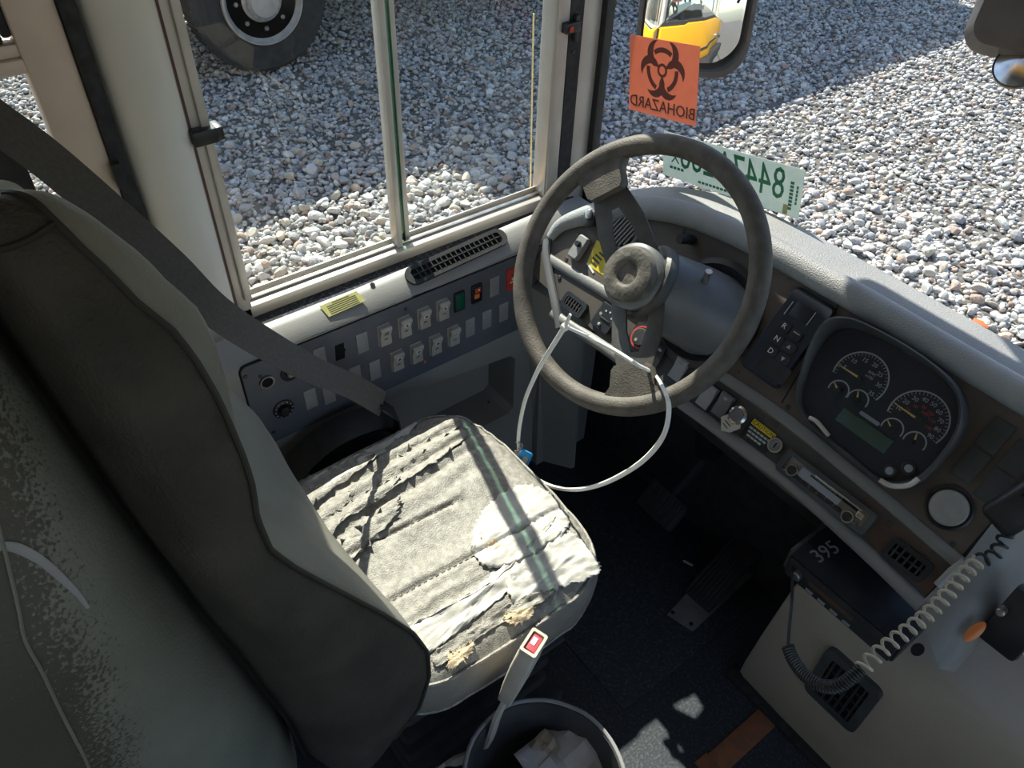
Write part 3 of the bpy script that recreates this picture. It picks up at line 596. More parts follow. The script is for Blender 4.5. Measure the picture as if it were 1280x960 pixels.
# ignition lock
T = DF(970, 557, 0); g = obj('ignition_lock', lathe(nb(), [(.0135, 0), (.0135, .004), (.0125, .006), (.0095, .006), (.009, .0045)], 24, T), 'chrome', dash); obj('lock_barrel', cyl(.0088, 0, .005, .0005, 20, T), 'steel', g); obj('key_slot', bx((0, 0, .005), (.0022, .009, .001), 0, T), 'hole', g)
# big round disc
T = DF(1187, 635, 0); g = obj('round_cover', lathe(nb(), [(.032, 0), (.032, .004), (.029, .006), (.0285, .004)], 36, T), 'black', dash); obj('cover_disc', cyl(.0255, 0, .010, .002, 36, T), 'disc', g)
for u, v in [(1213, 581), (1243, 609), (1244, 545), (1273, 573)]: obj('blank_plug', bx((0, 0, .001), (.030, .048, .004), .001, DF(u, v, 0)), 'bin', dash)
# ------------------------------------------------ gear selector
gp = [(988, 354), (1041, 382), (981, 492), (934, 462)]
c = sum((D(*q) for q in gp), Vector()) / 4; T = fr(c, (1, 0, 0), DE2, DN)
s0 = [(T.inverted() @ D(*q)) for q in gp]; GW = ((s0[1] - s0[0]).length + (s0[2] - s0[3]).length) / 2; GH = ((s0[3] - s0[0]).length + (s0[2] - s0[1]).length) / 2
gs = thing('gear_selector', 'dark blue push button gear selector pad with R N D keys right of the wheel', 'gear selector', T)
obj('housing', rrect(GW, GH, .010, 0, .010, bev=.004, Mx=T), 'gface', gs)
def inT(u, v, h=.010): return fr(D(u, v, h), (1, 0, 0), DE2, DN)
g = obj('display_window', bx((0, 0, 0), (.034, .026, .002), .001, inT(1002, 391)), 'black', gs)
for u, v in [(986, 385), (1014, 399)]: obj('side_mark', bx((0, 0, .001), (.0015, .025, .001), 0, inT(u, v)), 'gprint', gs)
for u, v, ch in [(981, 408, 'R'), (972, 424, 'N'), (964, 439, 'D')]:
    b = obj('button', rrect(.024, .018, .006, 0, .003, bev=.001, Mx=inT(u, v)), 'black_m', gs); text(ch, .013, off(inT(u, v), 0, 0, .0033), 'white', b)
for u, v, s in [(987, 434, 1), (979, 449, -1)]:
    b = obj('button', rrect(.024, .018, .006, 0, .003, bev=.001, Mx=inT(u, v)), 'black_m', gs); obj('arrow', prism(nb(), [(-.0035, -.003 * s), (.0035, -.003 * s), (0, .004 * s)], .003, .0035, 0, inT(u, v)), 'gprint', b)
b = obj('button', rrect(.022, .018, .005, 0, .003, bev=.001, Mx=inT(995, 419)), 'black_m', gs); obj('mark', bx((0, .003, .0032), (.012, .002, .0006), 0, inT(995, 419)), 'gprint', b)
obj('key_plate', rrect(.055, .03, .006, 0, .002, bev=.001, Mx=inT(968, 462)), 'black_m', gs)
# ------------------------------------------------ instrument cluster
cl_px = [(1005, 465), (1020, 433), (1040, 409), (1062, 404), (1090, 412), (1145, 442), (1190, 476), (1207, 505), (1206, 535), (1190, 562), (1160, 595), (1142, 606), (1122, 609), (1102, 604), (1070, 578), (1035, 550), (1008, 524), (998, 500)]
cc = D(1105, 505); T = fr(cc, (1, 0, 0), DE2, DN)
ic = thing('instrument_cluster', 'hooded instrument cluster with two round gauges and a green display', 'instrument cluster', T)
P0 = smooth_path([D(u, v, 0) for u, v in cl_px], 3, True); Ti = T.inverted(); out = [Ti @ p for p in P0]; cen = sum(out, Vector()) / len(out)
def scl(k, z, dy=0): return [Vector((cen.x + (p.x - cen.x) * k, cen.y + (p.y - cen.y) * k + dy, z)) for p in out]
bm = nb(); L = []
def hz_(p): return .016 + .030 * max(0, min(1, (p.y - cen.y + .02) / .085))
rows = [scl(1.03, 0), [Vector((p.x, p.y, hz_(p) * .9)) for p in scl(1.01, 0)], [Vector((p.x, p.y, hz_(p))) for p in scl(.985, 0)], [Vector((p.x, p.y, hz_(p) * .92)) for p in scl(.955, 0)], scl(.93, .004)]
V = loops(bm, rows, False, False); _x(bm, [a for l in V for a in l], T); obj('hood', bm, 'bin', ic, smooth=60)
bm = nb(); V = loops(bm, [scl(.96, 0), scl(.96, .004)]); _x(bm, [a for l in V for a in l], T); obj('gauge_plate', bm, 'gface', ic)
def gauge(u, v, R, a0, a1, nums, red=None, name='gauge', needle=None, tick=True):
    G_ = fr(D(u, v, .0045), (1, 0, 0), DE2, DN); bm = nb(); n = 28
    for k in range(n):
        A0, A1 = (math.radians(a0 + (a1 - a0) * (k + e) / n) for e in (0, 1))
        q = [Vector((r * math.cos(A), r * math.sin(A), .0006)) for r, A in ((R, A0), (R + .0022, A0), (R + .0022, A1), (R, A1))]
        bm.faces.new([bm.verts.new(G_ @ p) for p in q])
    if tick:
        for k in range(29):
            A = math.radians(a0 + (a1 - a0) * k / 28); c_ = (R - .0025) ; Tt = G_ @ Matrix.Rotation(A, 4, 'Z'); box(bm, (c_, 0, .0005), (.004, .0007, .0003), 0, Tt)
    g = obj(name, bm, 'gprint', ic)
    for k, s_ in enumerate(nums):
        A = math.radians(a0 + (a1 - a0) * (k + .7) / (len(nums) - .3 + .0)); text(s_, .0095, off(G_, (R - .011) * math.cos(A), (R - .011) * math.sin(A), .0006), 'gprint', g)
    if red:
        for k, s_ in enumerate(red):
            A = math.radians(a0 + (a1 - a0) * (k + .9) / (len(red) + .3)); text(s_, .007, off(G_, (R - .022) * math.cos(A), (R - .022) * math.sin(A), .0006), 'gprint2', g)
    if needle is not None:
        Tt = G_ @ Matrix.Rotation(math.radians(needle), 4, 'Z'); obj('needle', prism(nb(), [(0, -.0018), (R * .95, -.0006), (R * .95, .0006), (0, .0018)], .002, .003, 0, Tt), 'gneedle', g); obj('needle_hub', cyl(.004, .001, .004, .001, 14, G_), 'black', g)
    return g
GC = fr(D(1074, 474, .0045), (1, 0, 0), DE2, DN)
g1 = gauge(1075, 473, .040, 200, -20, ['5', '10', '15', '20', '25', '30', '35'], None, 'tachometer', 180); text('RPM\nx100', .0065, off(GC, .010, .014, .0006), 'gprint', g1)
g2 = gauge(1147, 524, .041, 200, -20, ['10', '20', '30', '40', '50', '60', '70', '80', '90'], ['20', '60', '80', '100', '120', '140'], 'speedometer', 178); text('MPH', .0065, off(fr(D(1147, 524, .0045), (1, 0, 0), DE2, DN), .004, .012, .0006), 'gprint2', g2)
for u, v, a in [(1048, 488, 150), (1072, 500, 120), (1115, 536, 150), (1143, 553, 110)]: gauge(u, v, .0145, 200, -10, [], None, 'small_gauge', a, False)
pp = [D(1057, 507, .0055), D(1118, 551, .0055), D(1103, 571, .0055), D(1043, 524, .0055)]; c = sum(pp, Vector()) / 4
g = obj('display', bx((0, 0, 0), ((pp[1] - pp[0]).length, (pp[3] - pp[0]).length * .9, .002), .001, fr(c, (1, 0, 0), DE2, DN)), 'lcd', ic)
g = obj('badge', rrect(.034, .006, .003, 0, .0015, Mx=fr(D(1087, 523, .0045), (1, 0, 0), DE2, DN)), 'greyprint', ic)
for u, v in [(1113, 589), (1137, 586)]:
    g = obj('button', lathe(nb(), [(.011, 0), (.011, .005), (.009, .007)], 20, DF(u, v, .004)), 'black', ic); obj('button_face', cyl(.0062, .0, .0078, .001, 16, DF(u, v, .004)), 'greyprint', g)
bm = nb(); V = loops(bm, [scl(.925, .010), scl(.925, .0108)]); _x(bm, [a for l in V for a in l], T); obj('cover_glass', bm, 'gglass', ic)
bt = [D(1100, 600, .02), D(1110, 606, .02), D(1122, 608, .02), D(1137, 606, .02), D(1148, 598, .02)]; obj('bright_edge', tube(nb(), smooth_path(bt, 4), .004, 8), 'alu', ic)
obj('bright_edge', tube(nb(), smooth_path([D(1012, 522, .016), D(1022, 528, .018), D(1036, 545, .014)], 4), .0035, 8), 'alu', ic)
# ------------------------------------------------ radio in the dash
rp = [(991, 560), (1096, 645), (1073, 673), (978, 584)]
c = sum((D(*q) for q in rp), Vector()) / 4; T = fr(c, (1, 0, 0), DE2, DN); s0 = [Ti2 for Ti2 in [(T.inverted() @ D(*q)) for q in rp]]
RW = (s0[1] - s0[0]).length + .004; RH = (s0[3] - s0[0]).length * .95
rd = thing('car_radio', 'worn chrome faced car radio with two knobs set in the lower dash', 'radio', T)
RT = DW.copy(); RT.translation = c
obj('surround', frame2(nb(), rr(RW, RH + .006, .006), rr(RW - .018, RH - .008, .004), -.001, .012, RT), 'bin', rd)
obj('faceplate', rrect(RW - .018, RH - .008, .003, 0, .007, Mx=RT), 'steel', rd)
def RL(u, v): return RT.inverted() @ D(u, v, .007)
for u, v in [(991, 588), (1060, 646)]:
    q = RL(u, v); g = obj('knob', lathe(nb(), [(.0105, .007), (.0105, .010), (.0095, .013), (.0075, .013), (.0065, .011)], 24, off(RT, q.x, q.y)), 'chrome', rd); obj('knob_cap', cyl(.0062, .007, .016, .001, 18, off(RT, q.x, q.y)), 'black', g)
q0 = RL(1010, 585); q1 = RL(1062, 632); mid = (q0 + q1) / 2
obj('display', rrect(.075, .016, .002, .006, .009, cx=-.010, cy=.002, Mx=RT), 'greyprint', rd)
obj('tape_slot', bx((.012, RH / 2 - .010, .008), (.085, .004, .002), 0, RT), 'hole', rd); obj('chrome_bar', bx((.018, RH / 2 - .006, .009), (.085, .003, .004), .001, RT), 'chrome', rd)
obj('chrome_trim', tube(nb(), [RT @ Vector((-.07 + .135 * k / 10, -.012 - .006 * math.sin(PI * k / 10), .010)) for k in range(11)], .0013, 6), 'chrome', rd)
for k in range(6): obj('button', bx((-.045 + k * .015, -.009, .009), (.012, .005, .003), .0008, RT), 'black_m', rd)
obj('side_button', bx((RW / 2 - .020, .003, .009), (.012, .010, .003), .001, RT), 'chrome', rd)

# ================================================================== steering wheel
WC = Vector((-.72, .825, .845)); wn = Vector((.06, -.807, .588)).normalized(); we1 = (Vector((1, 0, 0)) - wn * wn.x).normalized(); we2 = wn.cross(we1)
WT = fr(WC, we1, we2, wn)
sw = thing('steering_wheel', 'large worn grey brown steering wheel with two slotted spokes', 'steering wheel', WT)
R0 = .2185
P = [WT @ Vector((R0 * math.cos(2 * PI * k / 96), R0 * math.sin(2 * PI * k / 96), 0)) for k in range(96)]
obj('rim', tube(nb(), P, .0172, 16, True, wn), 'wheel', sw)
def spoke(ang):
    T = WT @ Matrix.Rotation(math.radians(ang), 4, 'Z'); bm = nb()
    o = [(.02, -.050), (.10, -.046), (.165, -.030), (.165, .030), (.10, .046), (.02, .050)]; i = [(.052, -.022), (.09, -.019), (.128, -.007), (.128, .007), (.09, .019), (.052, .022)]
    h = lambda x: -.028 + .022 * min(1, max(0, (x - .04) / .12)); th = .005
    V = loops(bm, [[Vector((x, y, h(x) - th)) for x, y in o], [Vector((x, y, h(x) - .001)) for x, y in o], [Vector((x * .99 + .001, y * .95, h(x))) for x, y in o], [Vector((x, y, h(x))) for x, y in i], [Vector((x, y, h(x) - th)) for x, y in i]], ring=True)
    _x(bm, [a for l in V for a in l], T); s = obj('spoke', bm, 'wheelmetal', sw)
    bm = nb(); q = [(.150, -.030), (.150, .030), (.158, .037), (.185, .040), (.200, .052), (.215, .062), (.215, -.062), (.200, -.052), (.185, -.040), (.158, -.037)]
    V = loops(bm, [[Vector((x, y * .96, -.015)) for x, y in q], [Vector((x, y, -.010)) for x, y in q], [Vector((x, y, .004)) for x, y in q], [Vector((x * .99 + .002, y * .93, .009)) for x, y in q]]); _x(bm, [a for l in V for a in l], T)
    obj('spoke_grip', bm, 'wheel', sw)
spoke(143); spoke(-52)
hp = [(.052, -.052), (.056, -.036), (.056, -.010), (.052, -.006)]
obj('hub', lathe(nb(), hp + [(.048, -.004)], 40, WT), 'shroud', sw)
obj('horn_pad', lathe(nb(), [(.047, -.010), (.047, .006), (.044, .012), (.034, .0145), (.024, .0145), (.0195, .012), (.0175, .008), (.016, .0075), (.001, .009)], 40, WT), 'hub', sw)['label'] = 'worn speckled round horn pad'
# ------------------------------------------------ steering column
ce = D(884, 392, 0); cs = WC - wn * .045; cdv = (cs - ce).normalized()
sc = thing('steering_column', 'grey steering column shroud between the wheel and the dash', 'steering column', ce)
TC = fr(ce, Vector((1, 0, 0)) - cdv * cdv.x, cdv.cross(Vector((1, 0, 0))), cdv); Lc = (cs - ce).length
obj('shroud', lathe(nb(), [(.075, -.02), (.074, .03), (.068, Lc * .6), (.062, Lc * .9), (.055, Lc)], 36, TC), 'shroud', sc)
obj('collar', lathe(nb(), [(.066, Lc * .80), (.069, Lc * .84), (.069, Lc * .93), (.064, Lc * .97)], 36, TC), 'wheelmetal', sc)
obj('boot', lathe(nb(), [(.100, -.008), (.100, .008), (.088, .014), (.076, .006), (.076, -.008)], 36, fr(D(884, 392, 0), (1, 0, 0), DE2, DN)), 'black', sc)
obj('lower_shroud', tube(nb(), [ce + Vector((.02, .01, -.02)), ce + Vector((.03, .07, -.18)), ce + Vector((.0, .14, -.45))], [.06, .05, .03], 16), 'black', sc)
for a in (-20, 60, 200): screwhead(sc, fr(D(884, 392, .012) + Vector((.092 * math.cos(math.radians(a)), 0, 0)) + DE2 * .092 * math.sin(math.radians(a)), (1, 0, 0), DE2, DN), .006, 'black')
obj('lever', tube(nb(), [ce + cdv * .05 + Vector((.03, 0, .05)), ce + cdv * .06 + Vector((.045, .0, .085))], .006, 10), 'chrome', sc)

# ================================================================== zip tie with key tag
tp = [(707, 408), (735, 421), (768, 438), (795, 455), (818, 468), (832, 492), (836, 515), (829, 545), (808, 572), (780, 592), (750, 606), (720, 612), (690, 608), (665, 594), (652, 575), (648, 548), (655, 505), (668, 472), (680, 450), (705, 410)]
def tieP(u, v):
    y = float(np.interp(v, [400, 455, 480, 560, 615], [.69, .70, .685, .662, .660])) if u > 720 or v < 400 else .643; y = .785 if 800 < u < 828 and v < 480 else y
    return aty(u, v, y)
P = smooth_path([tieP(*q) for q in tp], 5)
zt = thing('zip_tie', 'long white nylon cable tie looped around the lower wheel spoke', 'cable tie', P[0])
obj('strap', tube(nb(), P, .0042, 8, False, (0, 1, .2), .7), 'tie', zt)
hd = aty(706, 409, .645); tipp = aty(713, 393, .64)
obj('tie_head', bx((0, 0, 0), (.013, .012, .011), .003, fr(hd, (tipp - hd), Vector((0, 1, 0)), (tipp - hd).cross(Vector((0, 1, 0))))), 'tie', zt)
obj('tail', tube(nb(), [hd, tipp], [.0042, .0026], 8, False, (0, 1, 0), .6), 'tie', zt)
kp = aty(649, 556, .641); kt = thing('key_tag', 'blue plastic key tag on a ring hanging from the white cable tie', 'key tag', kp)
obj('key_ring', tube(nb(), [kp + Vector((.008 * math.cos(a), .003 * math.sin(a * 2), -.002 + .008 * math.sin(a))) for a in np.linspace(0, 2 * PI, 20, endpoint=False)], .0011, 6, True), 'steel', kt)
T = fr(aty(655, 574, .634), (1, .5, -.2), (.1, .1, 1), (.55, -.75, .5)); g = obj('tag', rrect(.024, .036, .004, 0, .003, bev=.001, Mx=T), 'blue', kt); obj('tag_print', rrect(.010, .014, .003, .003, .0035, cx=.002, Mx=T), 'buckle', kt)
obj('key', bx((-.014, .006, .002), (.010, .020, .0015), .001, rot(T, 20)), 'steel', kt)

# ================================================================== driver's seat
seat = thing('driver_seat', 'high backed driver seat in worn grey vinyl with torn taped cushion', 'seat', (-.69, .35, 0))
CX, CY = -.690, .40; CA, CB = .238, .205
def outl(phi):
    e = 2 / 5.0; c, s = math.cos(phi), math.sin(phi); x = CX + CA * math.copysign(abs(c) ** e, c); y = CY + CB * math.copysign(abs(s) ** e, s)
    u = (x - CX) / CA; v = (y - CY) / CB
    if v > 0: y += v * v * (.016 * (1 - u * u) - .014 * abs(u) ** 3 * (1 if u < 0 else .4))
    x += -.010 * (1 - v) * .5 * (1 if u > 0 else 0)
    return x, y
def wr(x, y):
    u = (x - CX) / CA; v = (y - CY) / CB; h = 0
    n = noise.noise(Vector((x * 9, y * 5, 1.3)))
    a = max(0, min(1, (-.08 - u) / .3))                     # wrinkled left third
    ph = x * 170 + 5.0 * n + y * 14
    h += a * .0085 * (abs(math.sin(ph * .5)) ** 1.5 - .4) * (1 - .3 * abs(v))
    a = max(0, min(1, (u - .36) / .12)) * max(0, min(1, (v + .9) / .5))   # ripped right border
    h += a * .0045 * (noise.noise(Vector((x * 60, y * 22, 4))) + .5 * noise.noise(Vector((x * 130, y * 50, 9))))
    h += .0022 * noise.noise(Vector((x * 30, y * 14, 2)))
    for sx_, dp in ((-.10, .007), (.36, .006)):             # stitched seams running fore and aft
        h -= dp * math.exp(-((u - sx_ - .03 * math.sin(v * 2)) / .018) ** 2)
    h -= .0045 * math.exp(-((v - .55 + .25 * u * 0) / .05) ** 2) * max(0, min(1, (u + .1) / .2))
    h -= .006 * math.exp(-(((u - .13) / .16) ** 2)) * math.exp(-((v / .9) ** 4))
    return h
def hz(x, y):
    u = (x - CX) / CA; v = (y - CY) / CB
    return .512 + .016 * (1 - u * u) * (1 - .6 * v * v) + .006 * max(0, v) ** 2 - .010 * max(abs(u), abs(v)) ** 8 + wr(x, y)
NPH = 220
Lr = []
for s in list(np.linspace(.02, .9, 56)) + [.93, .955, .975, .99, 1.0]:
    row = []
    for k in range(NPH):
        ox, oy = outl(2 * PI * k / NPH + .001); x = CX + (ox - CX) * s; y = CY + (oy - CY) * s; z = hz(x, y) - (.006 * ((s - .9) / .1) ** 2 if s > .9 else 0); row.append(Vector((x, y, z)))
    Lr.append(row)
top_edge = Lr[-1]
bm = nb(); loops(bm, Lr, True, False); obj('cushion_top', bm, 'cush', seat, smooth=80)
side = [top_edge]
for dz, o in ((.010, .006), (.03, .011), (.055, .010), (.08, .004), (.10, -.02)):
    row = []
    for k, p in enumerate(top_edge):
        d = Vector((p.x - CX, p.y - CY, 0)).normalized(); row.append(Vector((p.x, p.y, p.z - dz - .002)) + d * (o + .002 * noise.noise(p * 18 + Vector((0, 0, dz * 30)))))
    side.append(row)
bm = nb(); loops(bm, side, False, True); obj('cushion_side', bm, 'cushside', seat, smooth=70)
obj('piping', tube(nb(), [p + Vector((p.x - CX, p.y - CY, 0)).normalized() * .002 for p in top_edge[::2]], .0032, 6, True), 'cush', seat)
obj('piping', tube(nb(), [p for p in side[4][::2]], .003, 6, True), 'cush', seat)
# stitches of the seams
for sx_ in (-.10, .36):
    bm = nb()
    for k in range(34):
        v = -.85 + 1.75 * k / 33; x = CX + CA * (sx_ + .03 * math.sin(v * 2)); y = CY + CB * v; z = hz(x, y) + .001
        if k % 1 == 0: box(bm, (0, 0, 0), (.0016, .006, .0016), 0, Matrix.Translation((x, y, z)))
    s = obj('stitching', bm, 'thread', seat); s['kind'] = 'stuff'
# ragged tape / torn vinyl patches draped over the cushion
def patch(px, mt, name, lift=.0022, seed=0, rag=.008, curl=.006):
    P = smooth_path([atz(u, v, .522) for u, v in px], 12, True); c = sum(P, Vector()) / len(P); n = len(P); L = []
    for s in (.02, .1, .2, .3, .4, .5, .6, .7, .78, .86, .93, 1.0):
        row = []
        for k, p in enumerate(P):
            rg = rag * (noise.noise(Vector((k * .9, seed, 0))) + .6 * noise.noise(Vector((k * 2.7, seed, 5)))) if s > .9 else 0
            d = (p - c).normalized(); q = c + (p - c) * s + d * rg; u_ = max(-.97, min(.97, (q.x - CX) / CA)); q.x = CX + u_ * CA; v_ = max(-1, min(1.03, (q.y - CY) / CB)); q.y = CY + v_ * CB
            lf_ = lift + (curl * max(0, noise.noise(Vector((k * .5, seed, 8)))) if s > .95 else 0) + (.0035 * abs(noise.noise(Vector((q.x * 70, q.y * 16, seed)))) + .0018 * noise.noise(Vector((q.x * 160, q.y * 70, seed))))
            row.append(Vector((q.x, q.y, hz(q.x, q.y) + lf_)))
        L.append(row)
    bm = nb(); loops(bm, L, True, False)
    o = obj(name, bm, mt, seat, smooth=50); md = o.modifiers.new('s', 'SOLIDIFY'); md.thickness = .0012; md.offset = -1; return o
patch([(505, 790), (560, 760), (620, 715), (680, 668), (700, 640), (712, 650), (690, 690), (640, 735), (590, 775), (540, 812), (520, 815)], 'tape', 'torn_tape', seed=1)
patch([(622, 622), (660, 605), (690, 615), (710, 640), (705, 665), (660, 695), (615, 712), (590, 690), (598, 650)], 'tape', 'torn_tape', seed=2, lift=.0035)
patch([(640, 715), (690, 680), (718, 668), (740, 690), (750, 712), (710, 728), (670, 740), (640, 750)], 'tape', 'torn_tape', seed=3, lift=.003)
patch([(545, 812), (590, 785), (640, 752), (690, 733), (680, 748), (620, 780), (570, 815), (545, 830)], 'cush', 'torn_vinyl', seed=4, lift=.003)
patch([(560, 818), (580, 806), (592, 800), (590, 812), (575, 826), (563, 834)], 'foamy', 'exposed_foam', seed=5, lift=.0045, rag=.01)
patch([(630, 768), (655, 758), (668, 756), (664, 768), (640, 778)], 'foamy', 'exposed_foam', seed=6, lift=.0045, rag=.008)
patch([(600, 668), (618, 676), (632, 686), (622, 690), (606, 682)], 'foamy', 'exposed_foam', seed=7, lift=.003, rag=.004)
patch([(352, 612), (400, 590), (450, 565), (470, 572), (420, 610), (380, 640), (360, 640)], 'cush', 'torn_vinyl', seed=8, lift=.0035, rag=.01, curl=.014)
patch([(375, 665), (420, 640), (470, 610), (500, 600), (480, 625), (430, 655), (400, 690), (385, 690)], 'cush', 'torn_vinyl', seed=9, lift=.004, rag=.012, curl=.014)
patch([(395, 700), (440, 672), (480, 640), (500, 632), (490, 655), (440, 700), (415, 715)], 'cush', 'torn_vinyl', seed=12, lift=.004, rag=.014, curl=.016)
patch([(440, 612), (490, 575), (540, 548), (585, 540), (560, 570), (500, 610), (455, 635)], 'cush', 'torn_vinyl', seed=13, lift=.0035, rag=.012, curl=.014)
patch([(385, 600), (430, 575), (475, 548), (520, 525), (500, 550), (440, 590), (400, 612)], 'tape', 'torn_tape', seed=14, lift=.003, rag=.006, curl=.008)
patch([(480, 560), (520, 535), (560, 520), (575, 530), (540, 560), (500, 590), (470, 600)], 'cush', 'torn_vinyl', seed=10, lift=.003, rag=.008, curl=.010)
# base under the cushion
bm = nb(); box(bm, (CX, CY - .01, .385), (.40, .36, .08), .02); obj('seat_pan', bm, 'black_m', seat)
bm = nb()
for k in range(7): box(bm, (CX, CY - .02, .32 - k * .035), (.36 - (k % 2) * .03, .32 - (k % 2) * .03, .036), .014)
obj('bellows', bm, 'black_m', seat); obj('base_plate', bxx(CX - .2, CX + .2, CY - .22, CY + .17, 0, .06, .01), 'black_m', seat)
obj('side_lever', tube(nb(), [(CX + .21, .34, .40), (CX + .235, .40, .40), (CX + .235, .50, .395)], .008, 8), 'black', seat)
# ---- backrest
pip = [(48, 234), (66, 272), (94, 303), (134, 341), (166, 375), (219, 416), (249, 456), (272, 497), (288, 535), (302, 570), (312, 602), (319, 647), (337, 686), (369, 710), (400, 727), (440, 748), (480, 768), (515, 790), (533, 815), (535, 845), (522, 885), (490, 925)]
def xr(z): return -.455 - .125 * max(0, min(1, (z - .98) / .33)) ** 1.3
PP = []
for u, v in pip:
    x = -.455
    for _ in range(12): p = atx(u, v, x); x = .5 * x + .5 * xr(p.z)
    PP.append(atx(u, v, x))
zs = np.array([p.z for p in PP])[::-1]; yv = np.array([p.y for p in PP])[::-1]
def yfront(z): return float(np.interp(z, zs, yv))
cre = [(1.42, -.030), (1.22, -.020), (1.017, .006), (.80, .035), (.556, .065), (.45, .07)]
def ycre(z): a = sorted(cre); return float(np.interp(z, [q[0] for q in a], [q[1] for q in a]))
CXB = -.695; HB = .24
zmax = PP[0].z; zmin = .455
def section(z, n=72):
    top = max(0, (z - (zmax - .03)) / .03); k = math.sqrt(max(0, 1 - top ** 2)) if top > 0 else 1
    yf_, yc_ = yfront(z), ycre(z)
    HW = xr(z) - CXB
    row = []
    bul = .006 + .062 * math.exp(-((z - 1.24) / .12) ** 2) + .012 * math.exp(-((z - .85) / .12) ** 2)
    pts = []
    # right side panel (rear -> front) gently bulging outward
    for t in np.linspace(0, 1, 14): pts.append((HW + .016 * math.sin(PI * t) - .060 * max(0, 1 - t / .45) ** 2, yc_ + (yf_ - yc_) * t))
    # front face right -> left with side bolsters
    for t in np.linspace(0, 1, 40)[1:]:
        u = 1 - 2 * t; rec = bul * (1 - abs(u) ** 8) * (.1 + .9 * abs(u) ** 1.5) - (.012 + .03 * max(0, (z - 1.1) / .2)) * (1 - u * u); fall = -(.10 * max(0, (z - .45)) * 0)
        rec *= 1 if u > 0 else 1 - .7 * max(0, min(1, (z - 1.0) / .2)); pts.append((HW * u, yf_ + rec - max(0, (.24 - z + .5)) * 0))
    for t in np.linspace(0, 1, 10)[1:]: pts.append((-HW - .012 * math.sin(PI * t), yf_ + (yc_ - yf_) * t))
    for t in np.linspace(0, 1, 12)[1:-1]: pts.append((-HW + 2 * HW * t, yc_ - .01 * math.sin(PI * t)))
    ym = (yf_ + yc_) / 2
    out_ = []
    for x, y in pts:
        xx = CXB + x * (.80 + .20 * k); out_.append(Vector((xx, ym + (y - ym) * (.35 + .65 * k), z - .40 * max(0, min(1, (z - 1.08) / .2)) * max(0, xr(z) - xx))))
    return out_
zz = list(np.linspace(zmin, zmax - .03, 60)) + [zmax - .03 + .03 * math.sin(a) for a in np.linspace(0, PI / 2, 9)[1:]]
S = [section(z) for z in zz]
for row in S:
    for p in row: p += Vector((1, 1, 0)) * .0025 * noise.noise(p * 9)
nr = 13
bm = nb(); 
V = [[bm.verts.new(p) for p in row] for row in S]; n = len(V[0])
for a, b in zip(V, V[1:]):
    for i in range(n):
        f = bm.faces.new((a[i], a[(i + 1) % n], b[(i + 1) % n], b[i])); f.material_index = 1 if (i < nr or i >= n - 11) and a[0].co.z < PP[1].z - .004 else 0
bm.faces.new(V[-1]); bm.faces.new(V[0][::-1])
obj('backrest', bm, ['vinyl', 'vinyl_d'], seat, smooth=70)
seamP = [row[13] + Vector((.001, .001, 0)) for row in S]
obj('piping', tube(nb(), seamP, .0028, 6), 'thread', seat)
k0 = min(range(len(zz)), key=lambda i: abs(zz[i] - (PP[1].z - .004))); obj('piping', tube(nb(), [p + Vector((.0012, 0, .0)) for p in S[k0][:14]], .0024, 6), 'thread', seat)
# rear shell cushion of the backrest
def sec2(z):
    yc_ = ycre(z) + .004; yr = -.24 - .05 * max(0, 1.15 - z); HW = xr(z) - CXB
    out_ = []
    for t in np.linspace(0, 2 * PI, 56, endpoint=False):
        c_, s_ = math.cos(t), math.sin(t); ex_ = .62; x = (HW + .012) * math.copysign(abs(c_) ** ex_, c_); y = (yc_ - yr) / 2 * math.copysign(abs(s_) ** .75, s_)
        out_.append(Vector((CXB + x, (yc_ + yr) / 2 + y, z)))
    return out_
z2 = list(np.linspace(.40, zmax - .06, 30)); S2 = [sec2(z) for z in z2]
last = S2[-1]; cc_ = sum(last, Vector()) / len(last)
for a in (.35, .7, 1.0): S2.append([cc_ + (p - cc_) * math.cos(a * PI / 2 * .97) + Vector((0, 0, .045 * math.sin(a * PI / 2))) for p in last])
bm = nb(); loops(bm, S2); shell = obj('backrest_shell', bm, 'shellv', seat, smooth=70)
bpy.context.view_layer.update()
def hit(o, u, v):
    Mi = Matrix.Translation(seat.location).inverted(); d = ray(u, v).normalized(); ok_, l, n_, _ = o.ray_cast(Mi @ CAM, d); return (seat.location + l, n_) if ok_ else (None, None)
def onshell(px, lift=.001): return [p + n_ * lift for p, n_ in (hit(shell, *q) for q in px) if p is not None]
pl2 = onshell([(-40, 560), (-15, 620), (0, 669), (12, 716), (23, 763), (31, 800), (53, 841), (78, 894), (109, 954), (130, 1010)])
if len(pl2) > 3: obj('piping', tube(nb(), smooth_path(pl2, 5), .0016, 6), 'vinyl', seat)
pl2 = onshell([(-10, 684), (12, 683), (32, 690), (55, 705), (80, 727), (98, 745), (110, 760)], .0006)
if len(pl2) > 3: obj('scuff_mark', tube(nb(), smooth_path(pl2, 5), [.0012 + .003 * math.sin(PI * min(1, .25 + k / 40)) for k in range(5 * (len(pl2) - 1) + 1)], 8, False, Vector((1, 0, .4)), .2), 'blank', seat)
